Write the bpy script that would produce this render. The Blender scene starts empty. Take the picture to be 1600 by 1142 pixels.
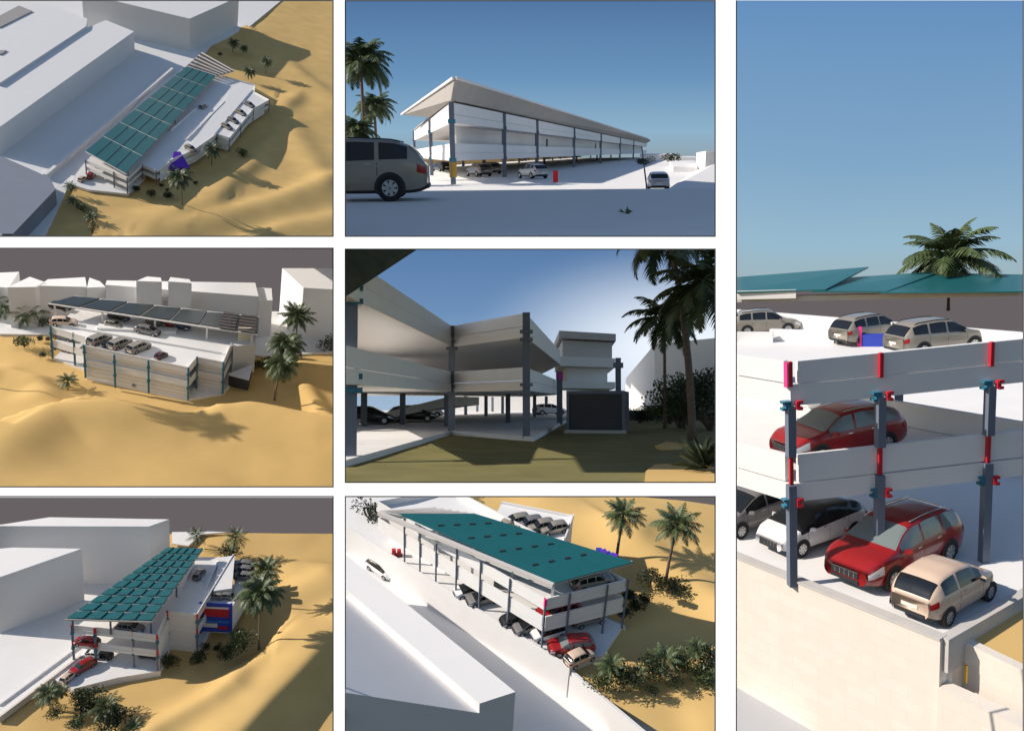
import bpy, bmesh, math, random
from mathutils import Vector, Matrix, noise

random.seed(7)
SC = bpy.context.scene
COL = SC.collection
F = 1256.0          # focal length in pixels of the 1600 x 1142 sheet
CX, CY = 800.0, 571.0
EXPOSURE = 0.3
SUN = Vector((-0.75, -0.17, 0.50)).normalized()     # towards the sun

# ------------------------------------------------------------------ materials
MATS = {}

def mat(name, col, rough=0.6, metal=0.0, var=0.06, scale=1.0, spec=0.4, coat=0.0, bump=0.0):
    if name in MATS:
        return MATS[name]
    m = bpy.data.materials.new(name)
    m.use_nodes = True
    nt = m.node_tree
    b = nt.nodes['Principled BSDF']
    b.inputs['Roughness'].default_value = rough
    b.inputs['Metallic'].default_value = metal
    b.inputs['Specular IOR Level'].default_value = spec
    b.inputs['Coat Weight'].default_value = coat
    tc = nt.nodes.new('ShaderNodeTexCoord')
    nz = nt.nodes.new('ShaderNodeTexNoise')
    nz.inputs['Scale'].default_value = scale
    nz.inputs['Detail'].default_value = 5
    nt.links.new(tc.outputs['Object'], nz.inputs['Vector'])
    rp = nt.nodes.new('ShaderNodeValToRGB')
    lo = [c * (1 - var) for c in col]
    hi = [min(1, c * (1 + var)) for c in col]
    rp.color_ramp.elements[0].position = 0.3
    rp.color_ramp.elements[1].position = 0.7
    rp.color_ramp.elements[0].color = lo + [1]
    rp.color_ramp.elements[1].color = hi + [1]
    nt.links.new(nz.outputs['Fac'], rp.inputs['Fac'])
    nt.links.new(rp.outputs['Color'], b.inputs['Base Color'])
    if bump:
        bp = nt.nodes.new('ShaderNodeBump')
        bp.inputs['Strength'].default_value = bump
        nt.links.new(nz.outputs['Fac'], bp.inputs['Height'])
        nt.links.new(bp.outputs['Normal'], b.inputs['Normal'])
    MATS[name] = m
    return m

def emit(name, stops, glow=None):
    """sky: a vertical ramp of light over the sheet's own height"""
    m = bpy.data.materials.new(name)
    m.use_nodes = True
    nt = m.node_tree
    for n in list(nt.nodes):
        nt.nodes.remove(n)
    out = nt.nodes.new('ShaderNodeOutputMaterial')
    e = nt.nodes.new('ShaderNodeEmission')
    tc = nt.nodes.new('ShaderNodeTexCoord')
    sp = nt.nodes.new('ShaderNodeSeparateXYZ')
    rp = nt.nodes.new('ShaderNodeValToRGB')
    nt.links.new(tc.outputs['UV'], sp.inputs[0])
    nt.links.new(sp.outputs['Y'], rp.inputs['Fac'])
    nt.links.new(rp.outputs['Color'], e.inputs['Color'])
    nt.links.new(e.outputs[0], out.inputs['Surface'])
    if glow:        # brightening of the sky towards a low sun: (across, up, radius, strength)
        ds = nt.nodes.new('ShaderNodeVectorMath'); ds.operation = 'DISTANCE'
        nt.links.new(tc.outputs['UV'], ds.inputs[0]); ds.inputs[1].default_value = (glow[0], glow[1], 0)
        mr = nt.nodes.new('ShaderNodeMapRange'); mr.interpolation_type = 'SMOOTHSTEP'
        mr.inputs['From Min'].default_value = 0; mr.inputs['From Max'].default_value = glow[2]
        mr.inputs['To Min'].default_value = glow[3]; mr.inputs['To Max'].default_value = 0
        nt.links.new(ds.outputs['Value'], mr.inputs['Value'])
        mx = nt.nodes.new('ShaderNodeMix'); mx.data_type = 'RGBA'
        nt.links.new(mr.outputs['Result'], mx.inputs['Factor'])
        nt.links.new(rp.outputs['Color'], mx.inputs['A'])
        mx.inputs['B'].default_value = (.86, .90, .95, 1)
        nt.links.new(mx.outputs['Result'], e.inputs['Color'])
    cr = rp.color_ramp
    while len(cr.elements) < len(stops):
        cr.elements.new(0.5)
    for el, (p, c) in zip(cr.elements, stops):
        el.position = p
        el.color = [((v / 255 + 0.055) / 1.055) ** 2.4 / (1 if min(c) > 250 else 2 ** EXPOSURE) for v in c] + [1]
    return m

WHITE = mat('white_render', (0.74, 0.725, 0.715), 0.75, var=0.012, scale=0.35)
PARAPET = mat('white_parapet', (0.74, 0.725, 0.71), 0.6, var=0.02, scale=0.8)
PAVE = mat('pale_paving', (0.73, 0.715, 0.70), 0.8, var=0.02, scale=0.6)
ROAD = mat('shaded_pale_road', (0.42, 0.42, 0.43), 0.85, var=0.03, scale=0.3)  # base colour darkened to stand in for shade on the road
WALLM = mat('pale_plaster', (0.70, 0.635, 0.56), 0.85, var=0.025, scale=1.7, bump=0.02)
COPING = mat('grey_coping', (0.50, 0.47, 0.44), 0.8, var=0.05, scale=2)
SAND = mat('sand', (0.60, 0.405, 0.16), 0.95, var=0.07, scale=0.12, spec=0.1, bump=0.05)
STEEL = mat('grey_steel', (0.135, 0.16, 0.21), 0.5, 0.0, var=0.05, scale=3)
TEAL = mat('teal_solar_glass', (0.012, 0.105, 0.115), 0.35, var=0.05, scale=0.4, spec=0.5)
DTEAL = mat('dark_solar_glass', (0.035, 0.045, 0.045), 0.3, var=0.06, scale=0.5)
BROWNP = mat('brown_solar_glass', (0.10, 0.085, 0.08), 0.4, var=0.06, scale=0.5)
CANOPY = mat('canopy_soffit', (0.55, 0.52, 0.49), 0.7, var=0.03, scale=0.4)
BLUEST = mat('blue_steel', (0.03, 0.16, 0.24), 0.45, var=0.05, scale=3)
REDST = mat('red_steel', (0.50, 0.02, 0.035), 0.45, var=0.06, scale=3)
PINKST = mat('pink_steel', (0.75, 0.03, 0.22), 0.45, var=0.05, scale=3)
PURPLE = mat('purple_cloth', (0.12, 0.03, 0.45), 0.6, var=0.15, scale=1)
BLUEP = mat('blue_panel', (0.03, 0.06, 0.42), 0.5, var=0.1, scale=0.6)
YELLOW = mat('yellow_steel', (0.42, 0.25, 0.03), 0.6, var=0.1, scale=1)
DARKG = mat('charcoal_metal', (0.045, 0.045, 0.055), 0.6, var=0.08, scale=1)
LAWN = mat('dry_lawn', (0.19, 0.172, 0.072), 0.95, var=0.15, scale=0.5, spec=0.1, bump=0.1)
LEAF = mat('palm_leaf', (0.07, 0.098, 0.036), 0.5, var=0.35, scale=1.2)
LEAFD = mat('bush_leaf', (0.028, 0.042, 0.016), 0.6, var=0.4, scale=2.5)
LEAFB = mat('bright_leaf', (0.06, 0.10, 0.018), 0.55, var=0.35, scale=2.0)
BARK = mat('palm_bark', (0.14, 0.105, 0.075), 0.9, var=0.25, scale=6, bump=0.3)
GLASS = mat('car_glass', (0.012, 0.014, 0.016), 0.06, var=0.02, spec=0.6)
LGLASS = mat('pale_car_glass', (0.16, 0.19, 0.19), 0.08, var=0.03, spec=0.7)
TYRE = mat('tyre_rubber', (0.018, 0.018, 0.02), 0.85, var=0.1)
RIM = mat('alloy_rim', (0.55, 0.55, 0.56), 0.3, 0.7, var=0.03)
PLASTIC = mat('black_plastic', (0.022, 0.022, 0.025), 0.6, var=0.1)
LAMP = mat('headlamp_glass', (0.62, 0.66, 0.70), 0.1, 0.3, var=0.04)
TAIL = mat('tail_lamp', (0.35, 0.015, 0.015), 0.2, var=0.05)
CHROME = mat('chrome_trim', (0.6, 0.6, 0.6), 0.2, 0.9, var=0.03)
PLATE = mat('plate_white', (0.7, 0.68, 0.6), 0.5, var=0.02)
P_RED = mat('red_paint', (0.27, 0.011, 0.014), 0.28, var=0.03, coat=0.6)
P_BEIGE = mat('beige_paint', (0.32, 0.285, 0.235), 0.3, 0.2, var=0.03, coat=0.5)
P_CREAM = mat('cream_paint', (0.62, 0.46, 0.35), 0.35, var=0.02, coat=0.5)
P_WHITE = mat('white_paint', (0.72, 0.70, 0.70), 0.28, var=0.02, coat=0.6)
P_GREY = mat('grey_paint', (0.21, 0.20, 0.20), 0.3, 0.2, var=0.03, coat=0.5)
P_BLACK = mat('black_paint', (0.02, 0.02, 0.022), 0.25, var=0.05, coat=0.6)
FRAMEM = mat('frame_grey', (0.07, 0.07, 0.075), 0.6, var=0.03)
ORANGE = mat('orange_reflector', (0.6, 0.16, 0.03), 0.3, var=0.05)

def block_joints(m):
    """faint block courses in the plaster"""
    nt = m.node_tree
    b = nt.nodes['Principled BSDF']
    src = b.inputs['Base Color'].links[0].from_socket
    tc = nt.nodes.new('ShaderNodeTexCoord')
    sp = nt.nodes.new('ShaderNodeSeparateXYZ'); cb = nt.nodes.new('ShaderNodeCombineXYZ')
    nt.links.new(tc.outputs['Object'], sp.inputs[0])
    nt.links.new(sp.outputs['X'], cb.inputs['X']); nt.links.new(sp.outputs['Z'], cb.inputs['Y'])
    br = nt.nodes.new('ShaderNodeTexBrick')
    br.inputs['Scale'].default_value = 1.0
    br.inputs['Brick Width'].default_value = .8; br.inputs['Row Height'].default_value = .4
    br.inputs['Mortar Size'].default_value = .012; br.inputs['Mortar Smooth'].default_value = .6
    br.inputs['Color1'].default_value = (1, 1, 1, 1); br.inputs['Color2'].default_value = (.965, .96, .955, 1); br.inputs['Mortar'].default_value = (.90, .89, .88, 1)
    nt.links.new(cb.outputs[0], br.inputs['Vector'])
    mx = nt.nodes.new('ShaderNodeMix'); mx.data_type = 'RGBA'; mx.blend_type = 'MULTIPLY'
    mx.inputs['Factor'].default_value = 1.0
    nt.links.new(src, mx.inputs['A']); nt.links.new(br.outputs['Color'], mx.inputs['B'])
    nt.links.new(mx.outputs['Result'], b.inputs['Base Color'])
block_joints(WALLM)

# ------------------------------------------------------------------ mesh buffers
class Buf:
    """collects polygons (local metres) with a material each, then links them as ONE mesh object"""
    def __init__(s):
        s.v, s.f, s.m, s.mats = [], [], [], []
    def mi(s, m):
        if m not in s.mats:
            s.mats.append(m)
        return s.mats.index(m)
    def poly(s, pts, m):
        b = len(s.v)
        s.v += [tuple(p) for p in pts]
        s.f.append(tuple(range(b, b + len(pts))))
        s.m.append(s.mi(m))
    def prism(s, pts, z0, z1, m, mtop=None):
        """pts: plan polygon of (x, y); z0/z1 numbers or lists per corner"""
        n = len(pts)
        a = sum(pts[i][0] * pts[(i + 1) % n][1] - pts[(i + 1) % n][0] * pts[i][1] for i in range(n))
        z0 = z0 if isinstance(z0, (list, tuple)) else [z0] * n
        z1 = z1 if isinstance(z1, (list, tuple)) else [z1] * n
        idx = list(range(n)) if a > 0 else list(range(n - 1, -1, -1))
        b = len(s.v)
        s.v += [(pts[i][0], pts[i][1], z0[i]) for i in idx] + [(pts[i][0], pts[i][1], z1[i]) for i in idx]
        k, kt = s.mi(m), s.mi(mtop or m)
        s.f.append(tuple(b + i for i in range(n - 1, -1, -1))); s.m.append(k)
        s.f.append(tuple(b + n + i for i in range(n))); s.m.append(kt)
        for i in range(n):
            j = (i + 1) % n
            s.f.append((b + i, b + j, b + n + j, b + n + i)); s.m.append(k)
    def box(s, c, d, m, rz=0.0):
        ca, sa = math.cos(rz), math.sin(rz)
        p = []
        for ax, ay in ((-1, -1), (1, -1), (1, 1), (-1, 1)):
            x, y = ax * d[0] / 2, ay * d[1] / 2
            p.append((c[0] + x * ca - y * sa, c[1] + x * sa + y * ca))
        s.prism(p, c[2] - d[2] / 2, c[2] + d[2] / 2, m)
    def bar(s, a, b, w, z0, z1, m, side=0.0, ext=0.0):
        """upright wall between plan points a, b; side moves it sideways (left of a->b), ext lengthens it"""
        a, b = Vector((a[0], a[1])), Vector((b[0], b[1]))
        d = (b - a).normalized()
        n = Vector((-d.y, d.x))
        a, b = a - d * ext + n * side, b + d * ext + n * side
        h = n * (w / 2)
        s.prism([a - h, b - h, b + h, a + h], z0, z1, m)
    def tube(s, path, r, m, seg=8, cap=True):
        """path of Vectors, radius number or list"""
        rs = r if isinstance(r, (list, tuple)) else [r] * len(path)
        path = [Vector(p) for p in path]
        base = len(s.v)
        for i, p in enumerate(path):
            t = (path[min(i + 1, len(path) - 1)] - path[max(i - 1, 0)]).normalized()
            u = t.cross(Vector((0, 0, 1)) if abs(t.z) < 0.9 else Vector((1, 0, 0))).normalized()
            w = t.cross(u)
            for k in range(seg):
                a = 2 * math.pi * k / seg
                s.v.append(tuple(p + (u * math.cos(a) + w * math.sin(a)) * rs[i]))
        mi = s.mi(m)
        for i in range(len(path) - 1):
            for k in range(seg):
                j = (k + 1) % seg
                s.f.append((base + i * seg + k, base + (i + 1) * seg + k, base + (i + 1) * seg + j, base + i * seg + j))
                s.m.append(mi)
        if cap:
            s.f.append(tuple(base + k for k in range(seg))); s.m.append(mi)
            e = base + (len(path) - 1) * seg
            s.f.append(tuple(e + k for k in range(seg - 1, -1, -1))); s.m.append(mi)
    def mesh(s, name, smooth=False):
        me = bpy.data.meshes.new(name)
        me.from_pydata(s.v, [], s.f)
        for m in s.mats:
            me.materials.append(m)
        me.polygons.foreach_set('material_index', s.m)
        if smooth:
            me.polygons.foreach_set('use_smooth', [True] * len(s.f))
        me.update()
        return me

# ------------------------------------------------------------------ one model (each of the seven stands at its own place)
ALL = []     # (panel, object, capped)

class Pan:
    def __init__(s, rect, nadir, scale):
        s.rect, s.s = rect, scale
        d = (nadir if isinstance(nadir, Vector) else Vector(((nadir[0] - CX) / F, 1, (CY - nadir[1]) / F))).normalized()
        s.U = -d                                                    # the model's up
        c = Vector((((rect[0] + rect[2]) / 2 - CX) / F, 1, 0))
        s.Y = (c - s.U * c.dot(s.U)).normalized()
        s.X = s.Y.cross(s.U).normalized()
        s.H = 1.0
    def eye(s, H):
        s.H = H
        k = s.s
        s.M = Matrix(((s.X.x * k, s.Y.x * k, s.U.x * k, -H * s.U.x * k),
                      (s.X.y * k, s.Y.y * k, s.U.y * k, -H * s.U.y * k),
                      (s.X.z * k, s.Y.z * k, s.U.z * k, -H * s.U.z * k),
                      (0, 0, 0, 1)))
        s.Mi = s.M.inverted()
    def ray(s, px, py):
        return Vector(((px - CX) / F, 1, (CY - py) / F))
    def G(s, px, py, z=0.0):
        """the point of the plan at height z that a surveyor's sight line through (px, py) meets"""
        r = s.ray(px, py)
        l = (z - s.H) / r.dot(s.U)
        if l <= 0:
            raise ValueError('above the horizon: %s' % ((px, py, z),))
        return Vector((l * r.dot(s.X), l * r.dot(s.Y), z))
    def A(s, px, py, dist):
        """the point on a sight line at a forward distance"""
        r = s.ray(px, py)
        l = dist / r.dot(s.Y)
        return Vector((l * r.dot(s.X), dist, s.H + l * r.dot(s.U)))
    def top(s, p, py):
        """height above plan point p whose sight line has the elevation py"""
        b = s.X * p[0] + s.Y * p[1]
        t = (CY - py) / F
        # (b.z + h U.z) / (b.y + h U.y) = t
        h = (t * b.y - b.z) / (s.U.z - t * s.U.y)
        return h + s.H
    def obj(s, name, buf, root=None, smooth=False, at=None, cap=False, mesh=None, offset=True):
        """one mesh; with a root the buffer's panel coordinates become the root's own"""
        me = mesh or buf.mesh(name, smooth)
        o = bpy.data.objects.new(name, me)
        COL.objects.link(o)
        if root is not None:
            o.parent = root
            top = root
            while top.parent is not None: top = top.parent
            if offset and 'base' in top:
                b = Vector(top['base'])
                me.transform(Matrix.Translation(-b))
        else:
            if at is None and me.vertices:
                at = Vector((sum(v.co.x for v in me.vertices) / len(me.vertices), sum(v.co.y for v in me.vertices) / len(me.vertices), min(v.co.z for v in me.vertices)))
            me.transform(Matrix.Translation(-Vector(at)))
            o.matrix_world = s.M @ Matrix.Translation(Vector(at))
        ALL.append((s, o, cap))
        return o
    def thing(s, name, label, cat, at, rz=0.0, group=None, k=1.0, pitch=0.0):
        o = bpy.data.objects.new(name, None)
        COL.objects.link(o)
        o.empty_display_size = 0.5
        o.matrix_world = s.M @ Matrix.Translation(Vector(at)) @ Matrix.Rotation(rz, 4, 'Z') @ Matrix.Rotation(pitch, 4, 'Y') @ Matrix.Scale(k, 4)
        tag(o, label, cat, group)
        return o
    def building(s, name, label, cat, at, group=None):
        o = s.thing(name, label, cat, at, 0, group)
        o['base'] = list(at)
        return o

def tag(o, label=None, cat=None, group=None, kind=None):
    if label: o['label'] = label
    if cat: o['category'] = cat
    if group: o['group'] = group
    if kind: o['kind'] = kind
    return o

def lerp(a, b, t):
    return a + (b - a) * t

# ------------------------------------------------------------------ cars
def interp(pts, x):
    if x <= pts[0][0]: return pts[0][1]
    for (x0, y0), (x1, y1) in zip(pts, pts[1:]):
        if x <= x1:
            t = (x - x0) / (x1 - x0)
            return y0 + (y1 - y0) * t
    return pts[-1][1]

def smooth_interp(pts, x, r):
    return sum(interp(pts, x + r * k) * w for k, w in ((-1, .15), (-.5, .22), (0, .26), (.5, .22), (1, .15)))

SPECS = {
 # x forward from the middle of the wheelbase
 'suv': dict(L=4.75, W=1.90, wb=2.80, nose=2.30, tyre=0.37,
    top=[(-2.42, .92), (-2.36, 1.02), (-2.02, 1.50), (-1.5, 1.67), (-.4, 1.73), (.35, 1.67), (1.22, 1.10), (1.9, 1.0), (2.22, .84), (2.33, .70)],
    belt=[(-2.42, .90), (-2.0, 1.10), (0, 1.02), (1.0, .99), (1.9, .90), (2.33, .66)],
    wind=(.42, 1.16), rear=(-2.33, -1.95), sides=[(-1.9, -1.12), (-1.0, -.12), (-.02, .98)], roofw=.76),
 'hatch': dict(L=4.4, W=1.79, wb=2.70, nose=2.12, tyre=0.33,
    top=[(-2.26, .88), (-2.2, 1.0), (-1.75, 1.40), (-1.2, 1.52), (-.2, 1.56), (.3, 1.50), (1.35, .98), (1.85, .86), (2.08, .70), (2.14, .58)],
    belt=[(-2.26, .86), (-1.8, 1.06), (0, .96), (1.2, .88), (1.8, .77), (2.14, .55)],
    wind=(.38, 1.28), rear=(-2.15, -1.72), sides=[(-1.75, -1.1), (-.98, -.1), (0, 1.02)], roofw=.74),
 'mini': dict(L=3.57, W=1.63, wb=2.30, nose=1.72, tyre=0.30,
    rf=.34, rr=.30,
    top=[(-1.82, .74), (-1.76, .96), (-1.52, 1.26), (-1.1, 1.43), (-.35, 1.49), (.3, 1.41), (.95, 1.0), (1.4, .88), (1.66, .72), (1.74, .55)],
    belt=[(-1.82, .78), (-1.5, .95), (0, .90), (.9, .88), (1.5, .78), (1.74, .52)],
    wind=(.40, .92), rear=(-1.74, -1.36), sides=[(-1.3, -.62), (-.5, .66)], roofw=.70),
}

class CarShape:
    def __init__(s, sp):
        s.sp = sp
        s.x0, s.x1 = sp['top'][0][0], sp['top'][-1][0]
    def sect(s, x):
        sp = s.sp
        zt = smooth_interp(sp['top'], x, .13)
        be = min(smooth_interp(sp['belt'], x, .15), zt - .02)
        hw = sp['W'] / 2
        df, dr = max(0, (x - (s.x1 - .85)) / .85), max(0, ((s.x0 + .7) - x) / .7)
        w = hw * (1 - sp.get('rf', .27) * df ** 2.4) * (1 - sp.get('rr', .18) * dr ** 2.4)
        zb = .22 + .10 * df ** 3 + .12 * dr ** 3
        gh = zt - be
        wr = w * (.965 - (.965 - sp['roofw']) * min(1, gh / .45))
        m = zb + .52 * (be - zb)
        return [(0, zb), (w * .82, zb), (w * .965, zb + .09), (w, m), (w * .99, be - .09), (w * .965, be),
                (lerp(w * .95, wr, .5), be + .5 * gh), (wr, be + .86 * gh), (wr * .85, be + .955 * gh), (wr * .45, zt - .006), (0, zt)]
    def at(s, x, t, side=1, off=0.0):
        r = s.sect(x)
        i = min(int(t), 9)
        u = t - i
        y, z = lerp(r[i][0], r[i + 1][0], u), lerp(r[i][1], r[i + 1][1], u)
        if off:
            dy, dz = r[i + 1][0] - r[i][0], r[i + 1][1] - r[i][1]
            l = math.hypot(dy, dz) or 1
            y += dz / l * off; z -= dy / l * off
            # push along the slope of the profile as well
            e = .04
            z1, z2 = s.sect(min(x + e, s.x1))[10][1], s.sect(max(x - e, s.x0))[10][1]
            if t > 7: x -= (z1 - z2) / (2 * e) * off * .7
        return (x, side * y, z)

def car_parts(kind, paint, detail=2, roof=None, glass=None, grille='wide'):
    """list of (part name, Buf, parent part or None, smooth) in the car's own frame"""
    sp = SPECS[kind]
    cs = CarShape(sp)
    glass = glass or GLASS
    out = []
    n = 46 if detail > 1 else 22
    xs = [lerp(cs.x0, cs.x1, i / (n - 1)) for i in range(n)]
    b = Buf()
    secs = []
    for x in xs:
        r = cs.sect(x)
        ring = [(x, y, z) for y, z in r] + [(x, -y, z) for y, z in r[-2:0:-1]]
        secs.append(ring)
    K = len(secs[0])
    for ring in secs:
        b.v += ring
    pm, rm = b.mi(paint), b.mi(roof or paint)
    dk = b.mi(PLASTIC)
    for i in range(n - 1):
        for k in range(K):
            j = (k + 1) % K
            b.f.append((i * K + k, i * K + j, (i + 1) * K + j, (i + 1) * K + k))
            kk = k if k < 10 else K - 1 - k
            isroof = roof and kk >= 5 and sp['rear'][0] < xs[i] < sp['wind'][1]
            b.m.append(dk if kk <= 1 else rm if isroof else pm)
    b.f.append(tuple(range(K))); b.m.append(pm)
    b.f.append(tuple((n - 1) * K + k for k in range(K - 1, -1, -1))); b.m.append(pm)

    def patch(buf, x0, x1, t0, t1, side, m, off=.007, nx=6, nt=3):
        g = [[cs.at(lerp(x0, x1, i / nx), lerp(t0, t1, j / nt), side, off) for j in range(nt + 1)] for i in range(nx + 1)]
        for i in range(nx):
            for j in range(nt):
                q = [g[i][j], g[i + 1][j], g[i + 1][j + 1], g[i][j + 1]]
                buf.poly(q if side > 0 else q[::-1], m)
    if detail > 1:
        seams = [(lerp(a[1], c[0], .5)) for a, c in zip(sp['sides'], sp['sides'][1:])] + [sp['sides'][-1][1] + .02]
        for x in seams:
            for sd in (1, -1):
                patch(b, x - .008, x + .008, 2.1, 4.95, sd, PLASTIC, .003, 1, 5)
    out.append(('body', b, None, True))
    wx = sp['wb'] / 2
    hw = sp['W'] / 2
    R = sp['tyre']
    # arches
    for x in (wx, -wx):
        for sd in (1, -1):
            wy = cs.sect(x)[3][0]
            c = []
            for k in range(20):
                a = 2 * math.pi * k / 20
                c.append((x + math.cos(a) * R * 1.17, sd * (wy + .008), max(.2, R + math.sin(a) * R * 1.17)))
            b.poly(c if sd < 0 else c[::-1], PLASTIC)
    # glass
    nn = 8 if detail > 1 else 4
    w = Buf()
    for sd in (1, -1):
        patch(w, sp['wind'][0], sp['wind'][1], 7.25, 10, sd, glass, .008, nn, 4)
    out.append(('windshield', w, None, True))
    w = Buf()
    for sd in (1, -1):
        patch(w, sp['rear'][0], sp['rear'][1], 7.3, 10, sd, glass, .008, nn, 4)
    out.append(('rear_window', w, None, True))
    for sd in (1, -1):
        for a, c in sp['sides']:
            w = Buf()
            patch(w, a, c, 5.22, 6.95, sd, glass, .008, nn, 3)
            out.append(('side_window', w, None, True))
    # wheels
    for x in (wx, -wx):
        for sd in (1, -1):
            wy = cs.sect(x)[3][0] + .018
            t = Buf()
            prof = [(R * .60, wy), (R * .66, wy + .004), (R * .92, wy), (R, wy - .03), (R, wy - .20), (R * .6, wy - .22)]
            seg = 24 if detail > 1 else 12
            for i in range(len(prof) - 1):
                for k in range(seg):
                    a0, a1 = 2 * math.pi * k / seg, 2 * math.pi * (k + 1) / seg
                    q = []
                    for (r_, y_), a in ((prof[i], a0), (prof[i], a1), (prof[i + 1], a1), (prof[i + 1], a0)):
                        q.append((x + math.cos(a) * r_, sd * y_, R + math.sin(a) * r_))
                    t.poly(q if sd < 0 else q[::-1], TYRE)
            rm_ = Buf()
            c = [(x + math.cos(2 * math.pi * k / seg) * R * .62, sd * (wy - .035), R + math.sin(2 * math.pi * k / seg) * R * .62) for k in range(seg)]
            rm_.poly(c if sd < 0 else c[::-1], PLASTIC)
            ns = 7
            for k in range(ns):
                a = 2 * math.pi * k / ns
                d = Vector((math.cos(a), 0, math.sin(a))); e = Vector((-math.sin(a), 0, math.cos(a)))
                c0 = Vector((x, sd * (wy - .006), R))
                q = [c0 + d * R * .05 - e * R * .10, c0 + d * R * .63 - e * R * .15, c0 + d * R * .63 + e * R * .15, c0 + d * R * .05 + e * R * .10]
                rm_.poly(q if sd < 0 else q[::-1], RIM)
            for k in range(seg):
                a0, a1 = 2 * math.pi * k / seg, 2 * math.pi * (k + 1) / seg
                q = [(x + math.cos(a) * r_, sd * (wy - .002), R + math.sin(a) * r_) for r_, a in ((R * .55, a0), (R * .55, a1), (R * .64, a1), (R * .64, a0))]
                rm_.poly(q if sd < 0 else q[::-1], RIM)
            out.append(('wheel', t, None, True))
            out.append(('rim', rm_, 'wheel', False))
    # lamps and trim
    xf, xr = cs.x1, cs.x0
    for sd in (1, -1):
        h = Buf(); patch(h, xf - .50, xf - .04, 3.3, 4.9, sd, LAMP, .012, 6, 3)
        out.append(('headlight', h, None, True))
        h = Buf(); patch(h, xr + .03, xr + .26, 3.5, 4.9, sd, TAIL, .012, 4, 3)
        out.append(('tail_light', h, None, True))
    zf = cs.sect(xf)[5][1]
    wf = cs.sect(xf)[3][0]
    zb = cs.sect(xf)[0][1]
    g = Buf()
    g.box((xf + .012, 0, lerp(zb, zf, .72)), (.03, wf * (1.25 if grille == 'wide' else .8), .20), PLASTIC)
    if detail > 1 and grille == 'wide':
        for k in range(5):
            g.box((xf + .028, (k - 2) * wf * .22, lerp(zb, zf, .72)), (.008, .012, .18), CHROME)
        g.box((xf + .03, 0, lerp(zb, zf, .72) + .105), (.02, wf * 1.3, .02), CHROME)
    out.append(('grille', g, None, False))
    g = Buf(); g.box((xf + .012, 0, zb + .07), (.04, wf * 1.3, .10), PLASTIC)
    out.append(('bumper', g, None, False))
    g = Buf()
    g.box((xr - .012, 0, cs.sect(xr)[0][1] + .06), (.05, cs.sect(xr)[3][0] * 1.6, .11), PLASTIC)
    out.append(('rear_bumper', g, None, False))
    g = Buf(); g.box((xr - .014, 0, lerp(cs.sect(xr)[0][1], cs.sect(xr)[5][1], .62)), (.02, .50, .11), PLATE)
    out.append(('number_plate', g, None, False))
    if detail > 1:
        for sd in (1, -1):
            mx = sp['sides'][-1][1] - .12
            y, z = cs.sect(mx)[5][0], cs.sect(mx)[5][1]
            g = Buf()
            ring = [(mx + .10, sd * (y + .02), z + .02), (mx - .02, sd * (y + .20), z + .03), (mx - .05, sd * (y + .21), z + .15), (mx + .06, sd * (y + .04), z + .15)]
            back = [(mx - .08, sd * (y + .03), z + .03), (mx - .09, sd * (y + .20), z + .04), (mx - .10, sd * (y + .20), z + .14), (mx - .09, sd * (y + .04), z + .14)]
            g.poly(ring, paint); g.poly(back[::-1], GLASS)
            for i in range(4):
                j = (i + 1) % 4
                g.poly([ring[j], ring[i], back[i], back[j]], paint)
            out.append(('mirror', g, None, False))
            for a, c in sp['sides'][-2:]:
                g = Buf()
                patch(g, a + .10, a + .28, 4.45, 4.68, sd, CHROME, .02, 2, 1)
                out.append(('door_handle', g, None, False))
            if kind == 'suv':
                g = Buf()
                path = [Vector(cs.at(lerp(-1.7, .2, i / 8), 8.0, sd, .03)) for i in range(9)]
                g.tube(path, .02, CHROME if paint is P_RED else PLASTIC, 5)
                out.append(('roof_rail', g, None, True))
    return out

CARLIB = {}

def car(pan, kind, paint, at, rz, label, group=None, detail=2, roof=None, glass=None, name='parked_car', k=1.0, pitch=0.0, grille='wide'):
    """detail 2: parts as meshes of their own; 1: too small in the photo to show them, one mesh"""
    key = (kind, paint.name, detail, roof.name if roof else '', glass.name if glass else '', grille)
    if detail > 1:
        r = pan.thing(name, label, 'car', at, rz, group, k, pitch)
        if key not in CARLIB:
            CARLIB[key] = [(n, b.mesh(n, sm), par) for n, b, par, sm in car_parts(kind, paint, 2, roof, glass, grille)]
        last = None
        for n, me, par in CARLIB[key]:
            o = bpy.data.objects.new(n, me)
            COL.objects.link(o)
            o.parent = last if par else r
            if not par: last = o
            ALL.append((pan, o, False))
        return r
    if key not in CARLIB:
        tot = Buf()
        for n, b, par, sm in car_parts(kind, paint, 1, roof, glass, grille):
            base = len(tot.v)
            tot.v += b.v
            tot.f += [tuple(i + base for i in f) for f in b.f]
            tot.m += [tot.mi(b.mats[i]) for i in b.m]
        CARLIB[key] = tot.mesh(name, True)
    o = bpy.data.objects.new(name, CARLIB[key])
    COL.objects.link(o)
    o.matrix_world = pan.M @ Matrix.Translation(Vector(at)) @ Matrix.Rotation(rz, 4, 'Z') @ Matrix.Rotation(pitch, 4, 'Y') @ Matrix.Scale(k, 4)
    tag(o, label, 'car', group)
    ALL.append((pan, o, False))
    return o

def heading(a, b):
    return math.atan2(b[1] - a[1], b[0] - a[0])

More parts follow.
